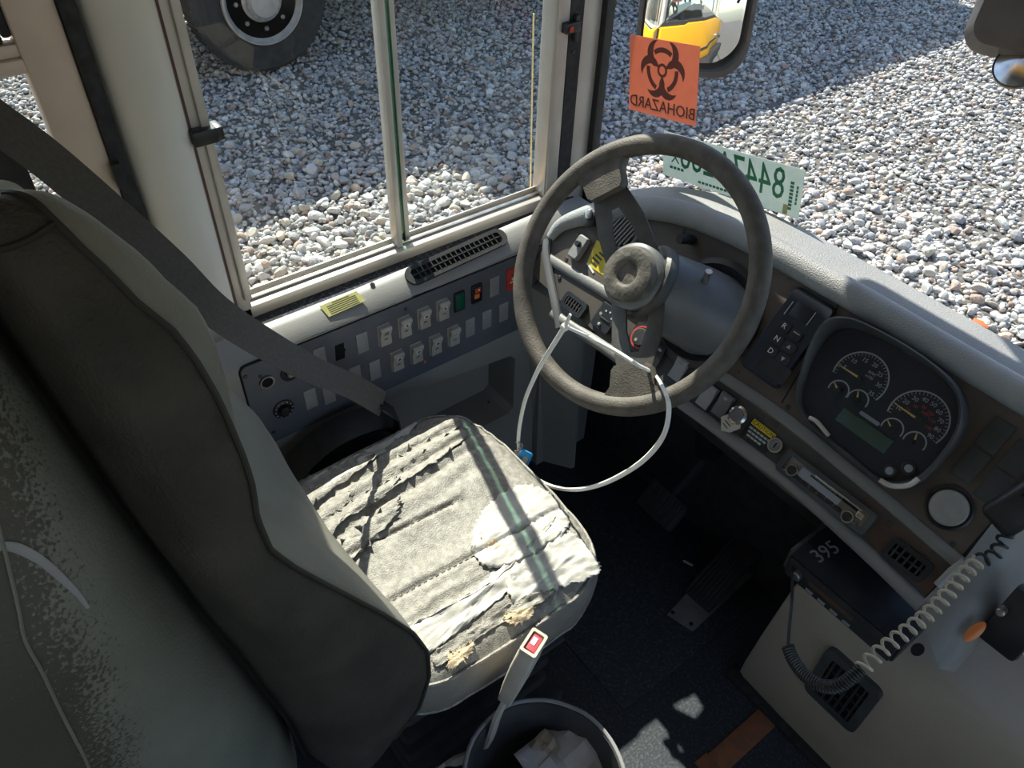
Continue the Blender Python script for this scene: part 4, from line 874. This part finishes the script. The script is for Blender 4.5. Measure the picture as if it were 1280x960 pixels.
# ------------------------------------------------ belts and buckle
sb = thing('seat_belt', 'grey shoulder belt crossing from the left wall down beside the seat', 'seat belt', (-1.05, .2, 1.1))
bl = [((-8, 150), 1.02), ((60, 200), .995), ((150, 277), .955), ((215, 335), .930), ((265, 385), .912), ((320, 423), .910), ((390, 462), .92), ((440, 483), .945), ((478, 505), .955)]
P = smooth_path([atx(u, v, -x) for (u, v), x in bl], 6)
P = [P[0] + (P[0] - P[4]).normalized() * .25] + P
n = len(P); ups = []
for i in range(n):
    t = i / (n - 1); ups.append(Vector((1, -.05, .25)).lerp(Vector((.55, -.25, .9)), min(1, max(0, (t - .45) / .25))))
def ribbon(P, ups, w_, th=.0012):
    bm = nb(); L = []
    for i, p in enumerate(P):
        a = P[max(0, i - 1)]; b = P[min(len(P) - 1, i + 1)]; t = (b - a).normalized(); u = (ups[i] - t * ups[i].dot(t)).normalized(); s = t.cross(u)
        L.append([p + s * w_ + u * th, p - s * w_ + u * th, p - s * w_ - u * th, p + s * w_ - u * th])
    loops(bm, L); return bm
obj('webbing', ribbon(P, ups, .0235), 'belt', sb)
a = P[-1]; obj('webbing_rear', ribbon([atx(-60, 60, -1.12), atx(-10, 165, -1.12), atx(22, 236, -1.12), atx(40, 280, -1.12)], [Vector((1, -.05, .25))] * 4, .020), 'black_m', sb)
obj('webbing_lower', ribbon([a + Vector((0, -.005, .004)), a + Vector((.012, .02, -.03)), a + Vector((.01, .02, -.09))], [Vector((.2, .9, .5))] * 3, .022), 'black', sb)
rt = thing('belt_retractor', 'black belt retractor cover beside the cushion below the console', 'retractor', (-.99, .36, .42))
bm = nb(); P = smooth_path([Vector((-.995, .265, .43)), Vector((-.995, .31, .475)), Vector((-.99, .38, .505)), Vector((-.985, .46, .50)), Vector((-.985, .50, .46))], 5); obj('cover', ribbon(P, [Vector((.2, 0, 1))] * len(P), .030, .003), 'black', rt)
obj('bracket', bxx(-1.035, -.955, .25, .50, .0, .43, .01), 'black_m', rt); obj('bolt', cyl(.008, 0, .008, .002, 6, fr((-.962, .285, .452), (0, 1, 0), (0, 0, 1), (1, 0, .3))), 'steel', rt)
bk = thing('belt_buckle', 'beige seat belt buckle with red button on a stalk right of the cushion', 'buckle', (-.41, .33, .45))
tb = atx(666, 806, -.405); bb = atx(634, 872, -.412); dv = (tb - bb); Lb = dv.length; T = fr(bb, Vector((.1, .9, -.5)), dv.cross(Vector((.1, .9, -.5))), dv)
ey = T.col[2].xyz; exb = Vector((-.35, .85, 0)); exb = (exb - ey * exb.dot(ey)).normalized(); T = fr(bb, exb, ey.cross(exb), ey)
bm = nb(); L = []
for t, a, b in [(0, .012, .009), (.04, .016, .011), (.35, .022, .0135), (.7, .024, .0145), (.97, .0235, .0135), (1.0, .022, .012)]: L.append([Vector((x * 2 * a / .04, y * 2 * b / .024, t * Lb)) for x, y in rr(.04, .024, .004, seg=3)])
V = loops(bm, L); _x(bm, [q for l in V for q in l], T); obj('housing', bm, 'buckle', bk)
obj('button', bx((.002, 0, Lb + .001), (.030, .015, .004), .001, T), 'pinkred', bk); obj('button_label', bx((.004, .001, Lb + .0035), (.014, .007, .001), 0, T), 'white', bk)
obj('slot_lip', frame2(nb(), rr(.046, .026, .004), rr(.036, .018, .002), Lb - .004, Lb + .006, T), 'buckle', bk)
P = smooth_path([bb, atx(622, 895, -.415), atx(605, 935, -.42), Vector((-.43, .25, .30)), Vector((-.46, .22, .22))], 5)
obj('stalk', ribbon(P, [Vector((1, .3, .2))] * len(P), .009, .003), 'buckle', bk)

# ================================================================== waste bin
BC = Vector((-.305, .345, 0)); bn = thing('waste_bin', 'black waste bin with torn pale rim beside the seat', 'bin', BC)
bm = nb(); seg = 56
def br(k, r, z, wob=0): a = 2 * PI * k / seg; return BC + Vector((r * math.cos(a), r * .96 * math.sin(a), z + wob * noise.noise(Vector((math.cos(a) * 2, math.sin(a) * 2, 0)))))
L = [[br(k, .095, .0) for k in range(seg)], [br(k, .122, .34, .01) for k in range(seg)], [br(k, .130, .345, .01) for k in range(seg)], [br(k, .130, .352, .01) for k in range(seg)], [br(k, .121, .352, .01) for k in range(seg)], [br(k, .093, .01) for k in range(seg)]]
loops(bm, L); obj('bin_body', bm, 'bin', bn, smooth=50)
obj('rim_edge', tube(nb(), [br(k, .1265, .354, .01) for k in range(seg)], .0035, 8, True), 'blank', bn)
wp = atz(712, 948, .27); pa = thing('crumpled_paper', 'white crumpled paper lying in the black waste bin', 'paper', wp)
bm = nb(); g0 = [[wp + Vector((-.06 + .12 * i / 8, -.07 + .11 * j / 8, .012 * noise.noise(Vector((i * .7, j * .6, 1))) + .05 * (1 - abs(i - 4) / 4) * (j / 8) * .6)) for i in range(9)] for j in range(9)]
V = surf(bm, g0); g_ = obj('sheet', bm, 'paper', pa, smooth=20); md = g_.modifiers.new('s', 'SOLIDIFY'); md.thickness = .001
wp = atz(672, 945, .26); pb = thing('brown_wrapper', 'small torn beige wrapper at the inner side of the bin', 'wrapper', wp)
bm = nb(); g0 = [[wp + Vector((-.02 + .04 * i / 5, -.03 + .06 * j / 5, .015 * noise.noise(Vector((i * 1.1, j * .9, 7))) + .03 * j / 5)) for i in range(6)] for j in range(6)]
surf(bm, g0); g_ = obj('sheet', bm, 'paperb', pb, smooth=20); md = g_.modifiers.new('s', 'SOLIDIFY'); md.thickness = .001

# ================================================================== pedals
ap_ = thing('accelerator_pedal', 'ribbed black accelerator pedal hinged on a bare grey heel plate', 'pedal', (-.47, .95, 0))
hpq = [atz(834, 768, .006), atz(866, 789, .006), atz(945, 715, .006), atz(905, 690, .006)]
bm = nb(); loops(bm, [[p + Vector((0, 0, -.006)) for p in hpq], hpq]); obj('heel_plate', bm, 'pedal', ap_)
for u, v in [(841, 766), (864, 780)]: obj('bolt', cyl(.005, 0, .003, .001, 10, fr(atz(u, v, .006), (1, 0, 0), (0, 1, 0), (0, 0, 1))), 'black', ap_)
TA = fr(Vector((-.487, 1.02, .035)), (1, .05, 0), (0, .9, .45), (0, -.45, .9)); obj('treadle', bx((0, .035, 0), (.075, .19, .012), .004, TA), 'black_m', ap_)
for k in range(7): obj('rib', bx((-.030 + k * .010, .035, .008), (.004, .18, .005), .001, TA), 'black', ap_)
for nm, lab, x, y, z in (('brake_pedal', 'black rubber brake pedal hanging under the steering column', -.66, 1.0, .16),):
    bp = thing(nm, lab, 'pedal', (x, y, z)); TB = fr((x, y, z), (1, 0, 0), (0, .7, .7), (0, -.7, .7)); obj('pad', bx((0, 0, 0), (.11, .075, .016), .006, TB), 'black_m', bp)
    for k in range(5): obj('rib', bx((-.04 + k * .02, 0, .009), (.006, .06, .004), .001, TB), 'black', bp)
    obj('arm', tube(nb(), [TB @ Vector((0, .0, -.01)), Vector((x + .02, y + .10, z + .14)), Vector((x + .03, 1.1, .46))], .009, 10), 'black_m', bp)
ch = atz(860, 704, .004); tag(obj('chalk_stick', bx((0, 0, 0), (.026, .006, .006), .0025, fr(ch, (1, .35, 0), (-.35, 1, 0), (0, 0, 1))), 'buckle'), 'small pale stick of chalk lying on the dark floor by the pedals', 'chalk')
mm = thing('floor_mat', 'dark rubber mat under the seat front and pedals', 'mat', (-.55, .8, 0)); obj('mat', bxx(-.9, -.40, .66, 1.12, 0, .004, .002), 'floor', mm)

# ================================================================== engine cover
ec = thing('engine_cover', 'large grey moulded engine cover right of the pedals', 'engine cover', (.1, 1.0, 0))
EF = .905
bm = nb(); L = []
sec = [(EF + .01, .0), (EF, .06), (EF - .006, .20), (EF - .004, .36), (EF + .004, .42), (EF + .02, .445), (EF + .06, .452), (1.12, .46), (1.13, 0)]
for x, sy, sz in [(-.315, .012, .97), (-.312, .004, .985), (-.300, 0, 1), (-.2, -.004, 1), (0, -.006, 1.0), (.25, -.006, 1.0), (.9, 0, 1.0)]:
    L.append([Vector((x + (.03 * z / .45 if x < -.29 else 0), y + (sy if y < 1.0 else 0), z * sz)) for y, z in sec])
loops(bm, L); obj('cover_body', bm, 'eng', ec, smooth=50)
obj('base_flange', bxx(-.33, .9, EF - .016, EF + .02, 0, .010, .003), 'rubber', ec)
vp = [aty(1039, 806, EF - .012), aty(1108, 864, EF - .012), aty(1067, 917, EF - .012), aty(1005, 857, EF - .012)]
c = sum(vp, Vector()) / 4; T = fr(c, (1, 0, 0), (0, 0, 1), (0, -1, 0)); VW = ((vp[1] - vp[0]).length + (vp[2] - vp[3]).length) / 2; VH = ((vp[3] - vp[0]).length + (vp[2] - vp[1]).length) / 2 * .96
g = obj('air_vent', frame2(nb(), rr(VW, VH, .016), rr(VW - .034, VH - .04, .006), -.01, .008, T), 'bin', ec); obj('vent_cavity', rrect(VW - .032, VH - .038, .006, -.01, .001, Mx=T), 'hole', g)
for k in range(6): obj('slat', bx((-(VW - .034) / 2 + (k + .5) * (VW - .034) / 6, 0, .004), (.004, VH - .04, .007), 0, T), 'black_m', g)
for k in (-1, 0, 1): obj('slat', bx((0, k * (VH - .04) / 4, .004), (VW - .034, .003, .006), 0, T), 'black_m', g)
obj('vent_tab', cyl(.007, .004, .010, .001, 14, T), 'black_m', g)
# two way radio standing on the engine cover
tr = thing('two_way_radio', 'black two way radio box with chalked 395 on the engine cover', 'radio', (-.2, .93, .46))
rx0, rx1, ry0, ry1, rz0, rz1 = -.30, -.09, .858, 1.02, .462, .512
obj('case', bxx(rx0, rx1, ry0, ry1, rz0, rz1, .004), 'black', tr)
T = fr(((rx0 + rx1) / 2, ry0, (rz0 + rz1) / 2), (1, 0, 0), (0, 0, 1), (0, -1, 0))
obj('front_panel', bx((0, 0, .003), (.20, .042, .006), .002, T), 'black_m', tr); obj('display', bx((-.015, .004, .0065), (.085, .011, .002), .0005, T), 'rust', tr)
obj('volume_knob', cyl(.009, .005, .016, .002, 18, off(T, -.078, .002)), 'steel', tr)
for k in range(4): obj('button', bx((-.05 + k * .024, -.013, .007), (.014, .005, .003), .001, T), 'greyprint', tr)
obj('bracket', bxx(rx0 - .008, rx0, ry0 + .01, ry1 - .02, rz0 - .005, rz1 - .004, .002), 'steel', tr)
text('395', .036, fr(atz(1032, 690, rz1 + .0005), (.12, 1, 0), (-1, .12, 0), (0, 0, 1)), 'greyprint', tr)
obj('foot', bxx(rx0 + .02, rx1 - .02, ry0 + .02, ry1 - .02, .44, rz0, .002), 'black_m', tr)
# coiled cord
cr = thing('coiled_cord', 'coiled beige microphone cord, sunlight put into its colour, hanging from the dash end to the radio', 'cord', atd(1050, 855, 1.14))
cpath = smooth_path([(985, 808, 1.135), (992, 826, 1.13), (1008, 846, 1.12), (1030, 858, 1.11), (1052, 855, 1.10), (1075, 838, 1.10), (1100, 815, 1.11), (1135, 788, 1.13), (1160, 768, 1.15), (1185, 742, 1.17), (1205, 718, 1.19), (1225, 700, 1.21)], 12)
cpath = [atd(*p) for p in cpath]
def coil(path, turns, R, r, mt, nm, par, sg=14):
    n = len(path); ln = [0]
    for a, b in zip(path, path[1:]): ln.append(ln[-1] + (b - a).length)
    tot = ln[-1]; N_ = turns * sg; P = []; up = Vector((0, 0, 1))
    for i in range(N_ + 1):
        s = tot * i / N_; k = max(j for j in range(n) if ln[j] <= s + 1e-9); k = min(k, n - 2); f = (s - ln[k]) / max(1e-9, ln[k + 1] - ln[k]); p = path[k].lerp(path[k + 1], f)
        t = (path[min(n - 1, k + 2)] - path[max(0, k - 1)]).normalized(); a = up.cross(t).normalized(); b = t.cross(a); an = 2 * PI * i / sg
        P.append(p + a * R * math.cos(an) + b * R * math.sin(an))
    return obj(nm, tube(nb(), P, r, 6), mt, par)
k1 = int(len(cpath) * .46)
coil(cpath[:k1 + 1], 34, .0070, .0019, 'darkcord', 'tight_coil', cr, 10)
coil(cpath[k1:], 15, .0085, .0021, 'cord', 'stretched_coil', cr, 14)
cb2 = smooth_path([(1225, 700, 1.21), (1242, 694, 1.22), (1256, 672, 1.23), (1268, 648, 1.23)], 8); coil([atd(*p) for p in cb2], 5, .008, .0022, 'darkcord', 'upper_coil', cr, 12)
obj('lead', tube(nb(), smooth_path([atd(985, 808, 1.135), atd(987, 780, 1.18), atd(990, 745, 1.22), Vector((-.288, .857, .487))], 5), .0022, 6), 'darkcord', cr)
mc = thing('microphone', 'black hand microphone hooked at the right end of the dash', 'microphone', atd(1275, 640, 1.22))
p = atd(1278, 632, 1.21); T = fr(p, (.3, .1, .9), (.9, -.2, -.3), (.1, -.9, .4)); obj('body', bx((0, 0, 0), (.085, .05, .03), .010, T, 3), 'black', mc)
for k in range(4): obj('grille_slot', bx((.022, -.012 + k * .008, .0155), (.022, .003, .001), 0, T), 'hole', mc)
obj('hook', cyl(.006, -.03, -.01, 0, 12, T), 'black', mc)
p = atd(1262, 770, 1.30); hb = thing('dark_handset_bracket', 'black bracket clipped below the right end of the dash', 'bracket', p); T = fr(p, (1, 0, 0), (0, .3, .9), (0, -.9, .3)); obj('plate', bx((.012, 0, 0), (.055, .10, .03), .008, T), 'black', hb); obj('pin', cyl(.006, .012, .03, .002, 12, off(T, -.010, .01)), 'steel', hb)

# ================================================================== stickers on the windshield
pp = [aty(790, 42, YS - .001), aty(878, 60, YS - .001), aty(867, 156, YS - .001), aty(784, 137, YS - .001)]
c = sum(pp, Vector()) / 4; BW = ((pp[1] - pp[0]).length + (pp[2] - pp[3]).length) / 2; BH = ((pp[3] - pp[0]).length + (pp[2] - pp[1]).length) / 2
ex = ((pp[1] - pp[0]) + (pp[2] - pp[3])).normalized(); ez = Vector((0, -1, 0)); ey = ez.cross(ex); T = fr(c, ex, ey, ez)
bs = thing('biohazard_sticker', 'square orange biohazard sticker on the windshield, read backwards from inside', 'sticker', T)
obj('sheet', bx((0, 0, 0), (BW, BH, .0006), 0, T), 'biohaz', bs)
text('BIOHAZARD', BW * .175, off(T, 0, -BH * .36, .0006), 'bioprint', bs, mirror=True, sx=.98)
text('BIOHAZARD', BW * .175, off(T, 0, -BH * .36, -.0010), 'bioprint', bs, mirror=True, sx=.98)
def biohaz(T, S):
    bm = nb(); zq = [.0006]
    def arc(cx, cy, r0, r1, a0, a1, n=22, sh=0):
        V0 = []; zq[0] += .00006; zo = zq[0]
        for k in range(n + 1):
            A = math.radians(a0 + (a1 - a0) * k / n); w_ = math.sin(PI * k / n) if sh else 1
            V0.append((bm.verts.new(T @ (Vector((cx + r0 * math.cos(A) , cy + r0 * math.sin(A), zo)))), bm.verts.new(T @ (Vector((cx + (r0 + (r1 - r0) * w_) * math.cos(A), cy + (r0 + (r1 - r0) * w_) * math.sin(A), zo))))))
        for (a, b), (c_, d) in zip(V0, V0[1:]): bm.faces.new((a, b, d, c_))
    for k in range(3):
        A = math.radians(90 + 120 * k); d = .50 * S; cx, cy = d * math.cos(A), d * math.sin(A); base = 90 + 120 * k
        arc(cx, cy, .39 * S, .63 * S, base + 35, base + 168, 26, 1); arc(cx, cy, .39 * S, .63 * S, base - 168, base - 35, 26, 1)
        arc(0, 0, .50 * S, .64 * S, base - 36, base + 36, 14)
    arc(0, 0, .12 * S, .20 * S, 0, 360, 24)
    return bm
obj('biohazard_symbol', biohaz(off(T, 0, BH * .12), BW * .36), 'bioprint', bs)
pp = [aty(833, 163, YS - .001), aty(1009, 215, YS - .001), aty(996, 272, YS - .001), aty(826, 218, YS - .001)]
c = sum(pp, Vector()) / 4; TW = ((pp[1] - pp[0]).length + (pp[2] - pp[3]).length) / 2; TH = ((pp[3] - pp[0]).length + (pp[2] - pp[1]).length) / 2
ex = ((pp[1] - pp[0]) + (pp[2] - pp[3])).normalized(); ey = ez.cross(ex); T = fr(c, ex, ey, ez)
tg = thing('paper_tag', 'long pale green numbered tag taped low on the windshield, seen from behind', 'tag', T)
obj('sheet', bx((0, 0, 0), (TW, TH, .0006), 0, T), 'tagpaper', tg)
text('8447A288', TH * .92, off(T, TW * .015, TH * .07, .0006), 'tagprint', tg, mirror=True, sx=.70, sp=1.04)
text('X', TH * .34, off(T, -TW * .40, -TH * .04, .0006), 'tagprint', tg, mirror=True)
bm = nb()
for k in range(9): box(bm, (-TW * .20 + k * TW * .028, -TH * .40, .0005), (TW * .02, TH * .05, .0004), 0, T)
for k in range(4): box(bm, (-TW * .43 + k * TW * .03, -TH * .26, .0005), (TW * .022, TH * .06, .0004), 0, T)
for k in range(8): box(bm, (TW * .435, -TH * .34 + k * TH * .075, .0005), (TW * .022, TH * .055, .0004), 0, T)
for k in range(5): box(bm, (TW * .47, -TH * .2 + k * TH * .08, .0005), (TW * .012, TH * .06, .0004), 0, T)
obj('small_print', bm, 'tagprint', tg)['kind'] = 'stuff'
obj('stain', bx((TW * .41, -TH * .38, .0005), (TW * .03, TH * .2, .0003), 0, T), 'ylab', tg)

# ================================================================== outside
# mirrors
def rmirror(name, label, c, look, W_, H_, mt_front, mt_back, rad=.5, round_=False, thick=.05):
    n = look.normalized(); ex = Vector((0, 0, 1)).cross(n).normalized(); ey = n.cross(ex); T = fr(c, ex, ey, n)
    t = thing(name, label, 'mirror', T); o = rr(W_, H_, min(W_, H_) * (.5 if round_ else .28), seg=8)
    bm = nb(); V = loops(bm, [[Vector((x * .8, y * .8, -thick)) for x, y in o], [Vector((x, y, -thick * .4)) for x, y in o], [Vector((x * 1.03, y * 1.03, 0)) for x, y in o], [Vector((x * 1.0, y * 1.0, .003)) for x, y in o], [Vector((x * .95, y * .95, .0)) for x, y in o]], True, False); _x(bm, [q for l in V for q in l], T)
    obj('housing', bm, mt_back, t)
    bm = nb(); L = []
    for s in (.01, .2, .4, .6, .8, .97): L.append([Vector((x * s, y * s, -.0 + (.0 - ((x * s) ** 2 + (y * s) ** 2) / (2 * rad)) + .012)) for x, y in o])
    V = loops(bm, L, True, False); _x(bm, [q for l in V for q in l], T); obj('mirror_glass', bm, mt_front, t, smooth=90)
    return t, T
mc_ = atd(874, -2, 2.6); tocam = (CAM - mc_).normalized(); tgt = (Vector((-.50, 1.25, 1.0)) - mc_).normalized()
t, T = rmirror('crossview_mirror', 'rounded outside mirror beyond the windshield reflecting the yellow bus front', mc_, tocam + tgt, .33, .42, 'mirror', 'mhouse', .55)
obj('mirror_arm', tube(nb(), [mc_ - (tocam + tgt).normalized() * .04, mc_ + Vector((.1, -.1, .45)), Vector((-1.0, 1.3, 1.7))], .012, 8), 'black', t)
m2 = atd(1285, -4, 2.3); t, T = rmirror('outside_mirror', 'dark backed outside mirror at the upper right beyond the glass', m2, (m2 - CAM) * Vector((1, 1, .3)) if False else Vector((-.3, 1, -.2)), .19, .26, 'mirror', 'mhouse', 1.0, thick=.07)
obj('mirror_arm', tube(nb(), [m2, m2 + Vector((.15, -.2, .3)), m2 + Vector((.5, -.6, .8))], .014, 8), 'black', t)
m3 = atd(1276, 80, 2.25); t, T = rmirror('convex_mirror', 'small round silver convex mirror below the dark outside mirror', m3, (CAM - m3).normalized() + Vector((-.3, 0, .5)), .11, .11, 'chrome', 'black', .12, True, .03)
obj('bracket', tube(nb(), [m3, m3 + Vector((.08, .02, .02)), m2 + Vector((.05, 0, -.05))], .008, 8), 'black', t)
# wiper
wp_ = thing('wiper_blade', 'dark wiper blade with a reddish tip low on the windshield at right', 'wiper', aty(1262, 438, YS + .02)); obj('blade', tube(nb(), [aty(1238, 440, YS + .02), aty(1300, 428, YS + .02)], .005, 8), 'black_m', wp_); obj('arm', tube(nb(), [aty(1256, 433, YS + .035), aty(1310, 436, YS + .03)], .004, 8), 'darkred', wp_)
# thin yellow rod for a line in the sliding pane, built solid outside
rp0 = atx(667, 17, -1.27); rp1 = atx(664, 233, -1.27); tag(obj('thin_streak', tube(nb(), [rp0, rp1 + Vector((0, 0, -.06))], .0018, 6), 'streak'), 'thin straw yellow rod upright in the right window pane, built solid outside it', 'streak')
# neighbouring vehicle that shades the gravel
tg0 = atz(330, 2, GZ + .53)
nv = thing('parked_truck', 'parked truck beyond the left window, only its front wheel in view', 'truck', (tg0.x - .1, tg0.y, GZ))
tx = tg0.x - .02
def wheel3(y, nm):
    Tw = fr((tx, y, GZ + .53), (0, 1, 0), (0, 0, 1), (1, 0, 0)) @ Matrix.Scale(1.06, 4)
    g = obj('tyre', lathe(nb(), [(.30, -.28), (.46, -.28), (.495, -.24), (.50, -.14), (.495, -.04), (.46, 0), (.31, .0), (.29, -.02)], 64, Tw), 'tyre', nv)
    bm = nb()
    for k in range(64): box(bm, (.497, 0, -.14), (.012, .012, .22), 0, Tw @ Matrix.Rotation(2 * PI * k / 64, 4, 'Z'))
    o = obj('tread', bm, 'tyre', g)
    o = obj('rim', lathe(nb(), [(.30, -.02), (.295, .012), (.28, .014), (.27, -.005), (.24, -.035), (.16, -.03), (.12, .0), (.10, .04), (.02, .05)], 48, Tw), 'rim', nv)
    for k in range(8): obj('wheel_nut', cyl(.018, -.035, -.01, .004, 6, Tw @ Matrix.Rotation(2 * PI * k / 8, 4, 'Z') @ Matrix.Translation((.19, 0, 0))), 'steel', nv)
    obj('hub_ring', ring(nb(), .10, .125, .0, .02, Tw, 32), 'chrome', nv)
wheel3(tg0.y, 'front'); wheel3(tg0.y + 5.2, 'rear')
y0 = tg0.y
obj('cab', bxx(tx - 2.4, tx - .02, y0 + .95, atz(1232, 22, GZ).y + .75, GZ + .75, GZ + 2.72, .08), 'truck', nv)
obj('bonnet', bxx(tx - 2.3, tx - .08, y0 - 1.1, y0 + .95, GZ + .9, GZ + 2.12, .10), 'truck', nv)
obj('chassis', bxx(tx - 1.8, tx - .5, y0 - 1.2, y0 + 9.5, GZ + .45, GZ + .8), 'black_m', nv)
obj('dark_sheet', bxx(tx - .35, tx - .05, y0 - .62, y0 - .59, GZ + .12, GZ + .8), 'black_m', nv)  # plain black upright sheet beside the front tyre
# ------------------------------------------------ gravel
gr = struct('ground', bxx(-40, 30, -30, 50, GZ - .3, GZ - .014), 'dirtg', label='pale gravel yard')
stone_m = bpy.data.materials.new('gravel_stone'); stone_m.use_nodes = True
nt = stone_m.node_tree; b = nt.nodes['Principled BSDF']; b.inputs['Roughness'].default_value = .85
at_ = nt.nodes.new('ShaderNodeAttribute'); at_.attribute_name = 'stone_colour'; tcn = nt.nodes.new('ShaderNodeTexCoord'); nz = nt.nodes.new('ShaderNodeTexNoise'); nz.inputs['Scale'].default_value = 90
mxn = nt.nodes.new('ShaderNodeMix'); mxn.data_type = 'RGBA'; mxn.blend_type = 'MULTIPLY'; mxn.inputs[0].default_value = .5
nt.links.new(tcn.outputs['Object'], nz.inputs['Vector']); nt.links.new(at_.outputs['Color'], mxn.inputs[6]); nt.links.new(nz.outputs['Fac'], mxn.inputs[7]); nt.links.new(mxn.outputs[2], b.inputs['Base Color'])
M['stone'] = stone_m
def project(P):
    d = P - np.array(CAM); x = d @ np.array(ax_x); y = d @ np.array(ax_y); z = -(d @ np.array(ax_z)); z = np.maximum(z, .01)
    return 640 + FPX * x / z, 480 - FPX * y / z, np.linalg.norm(d, axis=1)
pal = np.array([(.62, .61, .58), (.72, .71, .68), (.50, .50, .50), (.42, .42, .43), (.80, .79, .76), (.33, .33, .35), (.58, .52, .44), (.55, .42, .34), (.48, .33, .26), (.65, .60, .50)]); pw = np.array([.2, .18, .14, .1, .12, .07, .08, .05, .02, .04]); pw = pw / pw.sum()
N0 = 420000
xy = np.stack([rng.uniform(-13, 1.5, N0), rng.uniform(-2.5, 16, N0)], 1)
U, Vv, Dd = project(np.column_stack([xy, np.full(N0, GZ)]))
ok = (U > -200) & (U < 1450) & (Vv > -160) & (Vv < 560) & ~((xy[:, 0] > -1.25) & (xy[:, 1] < 1.1))
xy = xy[ok]; Dd = Dd[ok]; U = U[ok]; Vv = Vv[ok]
def icos(sub):
    b_ = bmesh.new(); bmesh.ops.create_icosphere(b_, subdivisions=sub, radius=1); v = np.array([q.co[:] for q in b_.verts]); f = np.array([[q.index for q in fc.verts] for fc in b_.faces]); b_.free(); return v, f
def angular(v, sd):
    r_ = np.random.default_rng(sd); o = v.copy()
    for _ in range(5):
        nn = r_.normal(size=3); nn /= np.linalg.norm(nn); dd = r_.uniform(.45, .8); s = o @ nn; o = o - np.maximum(s - dd, 0)[:, None] * nn
    return o * r_.uniform(.75, 1.15, 3)
def build_stones(pos, size, sub, name, parent, chunk_var=14):
    v0, f0 = icos(sub); var = [angular(v0, 50 + k) for k in range(chunk_var)]; n = len(pos)
    q = rng.normal(size=(n, 4)); q /= np.linalg.norm(q, axis=1)[:, None]; w_, x, y, z = q.T
    Rm = np.stack([1 - 2 * (y * y + z * z), 2 * (x * y - z * w_), 2 * (x * z + y * w_), 2 * (x * y + z * w_), 1 - 2 * (x * x + z * z), 2 * (y * z - x * w_), 2 * (x * z - y * w_), 2 * (y * z + x * w_), 1 - 2 * (x * x + y * y)], 1).reshape(n, 3, 3)
    vi = rng.integers(0, chunk_var, n); VV = np.stack(var)[vi]; sc_ = size[:, None] * np.column_stack([rng.uniform(.8, 1.3, n), rng.uniform(.7, 1.1, n), rng.uniform(.5, .9, n)])
    VV = np.einsum('nij,nkj->nki', Rm, VV * sc_[:, None, :]); VV[:, :, 2] *= .8; VV += pos[:, None, :]
    nv_ = len(v0); F = (f0[None] + (np.arange(n) * nv_)[:, None, None]).reshape(-1, 3)
    me = bpy.data.meshes.new(name); me.vertices.add(n * nv_); me.vertices.foreach_set('co', VV.reshape(-1).astype(np.float32)); me.loops.add(F.size); me.loops.foreach_set('vertex_index', F.reshape(-1).astype(np.int32))
    me.polygons.add(len(F)); me.polygons.foreach_set('loop_start', (np.arange(len(F)) * 3).astype(np.int32)); me.update(calc_edges=True)
    colr = pal[rng.choice(len(pal), n, p=pw)] * rng.uniform(.8, 1.12, (n, 1)); ca = np.repeat(np.column_stack([colr, np.ones(n)]), nv_, 0)
    a_ = me.attributes.new('stone_colour', 'FLOAT_COLOR', 'POINT'); a_.data.foreach_set('color', ca.reshape(-1).astype(np.float32))
    me.materials.append(stone_m); o = bpy.data.objects.new(name, me); COL.objects.link(o)
    if parent: o.parent = parent
    return o
size = rng.gamma(8, .0027, len(xy)).clip(.009, .042)
ordr = np.argsort(Dd); xy, Dd, size, U, Vv = xy[ordr], Dd[ordr], size[ordr], U[ordr], Vv[ordr]
zc = GZ + rng.uniform(-.012, .012, len(xy)) - .008
pos = np.column_stack([xy, zc])
# the 300 stones that show largest: near, big and seen through the panes
vis = ((U > 230) & (U < 700) & (Vv > 60) & (Vv < 370) & (Vv < 385 - .36 * (U - 290))) | ((U > 750) & (U < 1280) & (Vv > 0) & (Vv < 240 + .57 * (U - 850)))
score = np.where(vis, size / Dd, 0); pick = np.argsort(-score)[:300]; mask = np.ones(len(xy), bool); mask[pick] = False
tot_near = mask & (Dd < 5.6); 
thin = rng.random(len(xy)) < .95
near = tot_near & thin; far = mask & (Dd >= 5.6) & (rng.random(len(xy)) < .72)
a_ = build_stones(pos[near], size[near], 2, 'gravel', gr); a_['kind'] = 'stuff'
b_ = build_stones(pos[far], size[far], 1, 'gravel', gr); b_['kind'] = 'stuff'
print('STONES', near.sum(), far.sum())
v0, f0 = icos(2); smesh = []
smats = []
for k, cc3 in enumerate(pal):
    smats.append(mat('stone_%d' % k, tuple(cc3 * .85), tuple(cc3 * .6), 60, .85))
for k in range(20):
    vv = angular(v0, 300 + k) * np.array([1.15, .9, .68]); me = bpy.data.meshes.new('stone'); me.from_pydata(vv.tolist(), [], f0.tolist()); me.materials.append(smats[[0, 1, 2, 4, 0, 1, 3, 6, 7, 9][k % 10]]); smesh.append(me)
for i in pick:
    o = bpy.data.objects.new('stone', smesh[random.randrange(20)]); COL.objects.link(o); o.parent = gr; o.location = (pos[i][0], pos[i][1], GZ + .012); s = float(size[i]) * 1.0; o.scale = (s, s, s); o.rotation_euler = (random.uniform(-.5, .5), random.uniform(-.5, .5), random.uniform(0, 6.28))
lp = atz(1226, 404, GZ + .02); tag(obj('red_leaf', bx((0, 0, 0), (.08, .05, .006), .002, fr(lp, (1, .3, .1), (-.3, 1, 0), (0, 0, 1))), 'weed'), 'small orange red scrap lying on the gravel ahead of the bus', 'litter')
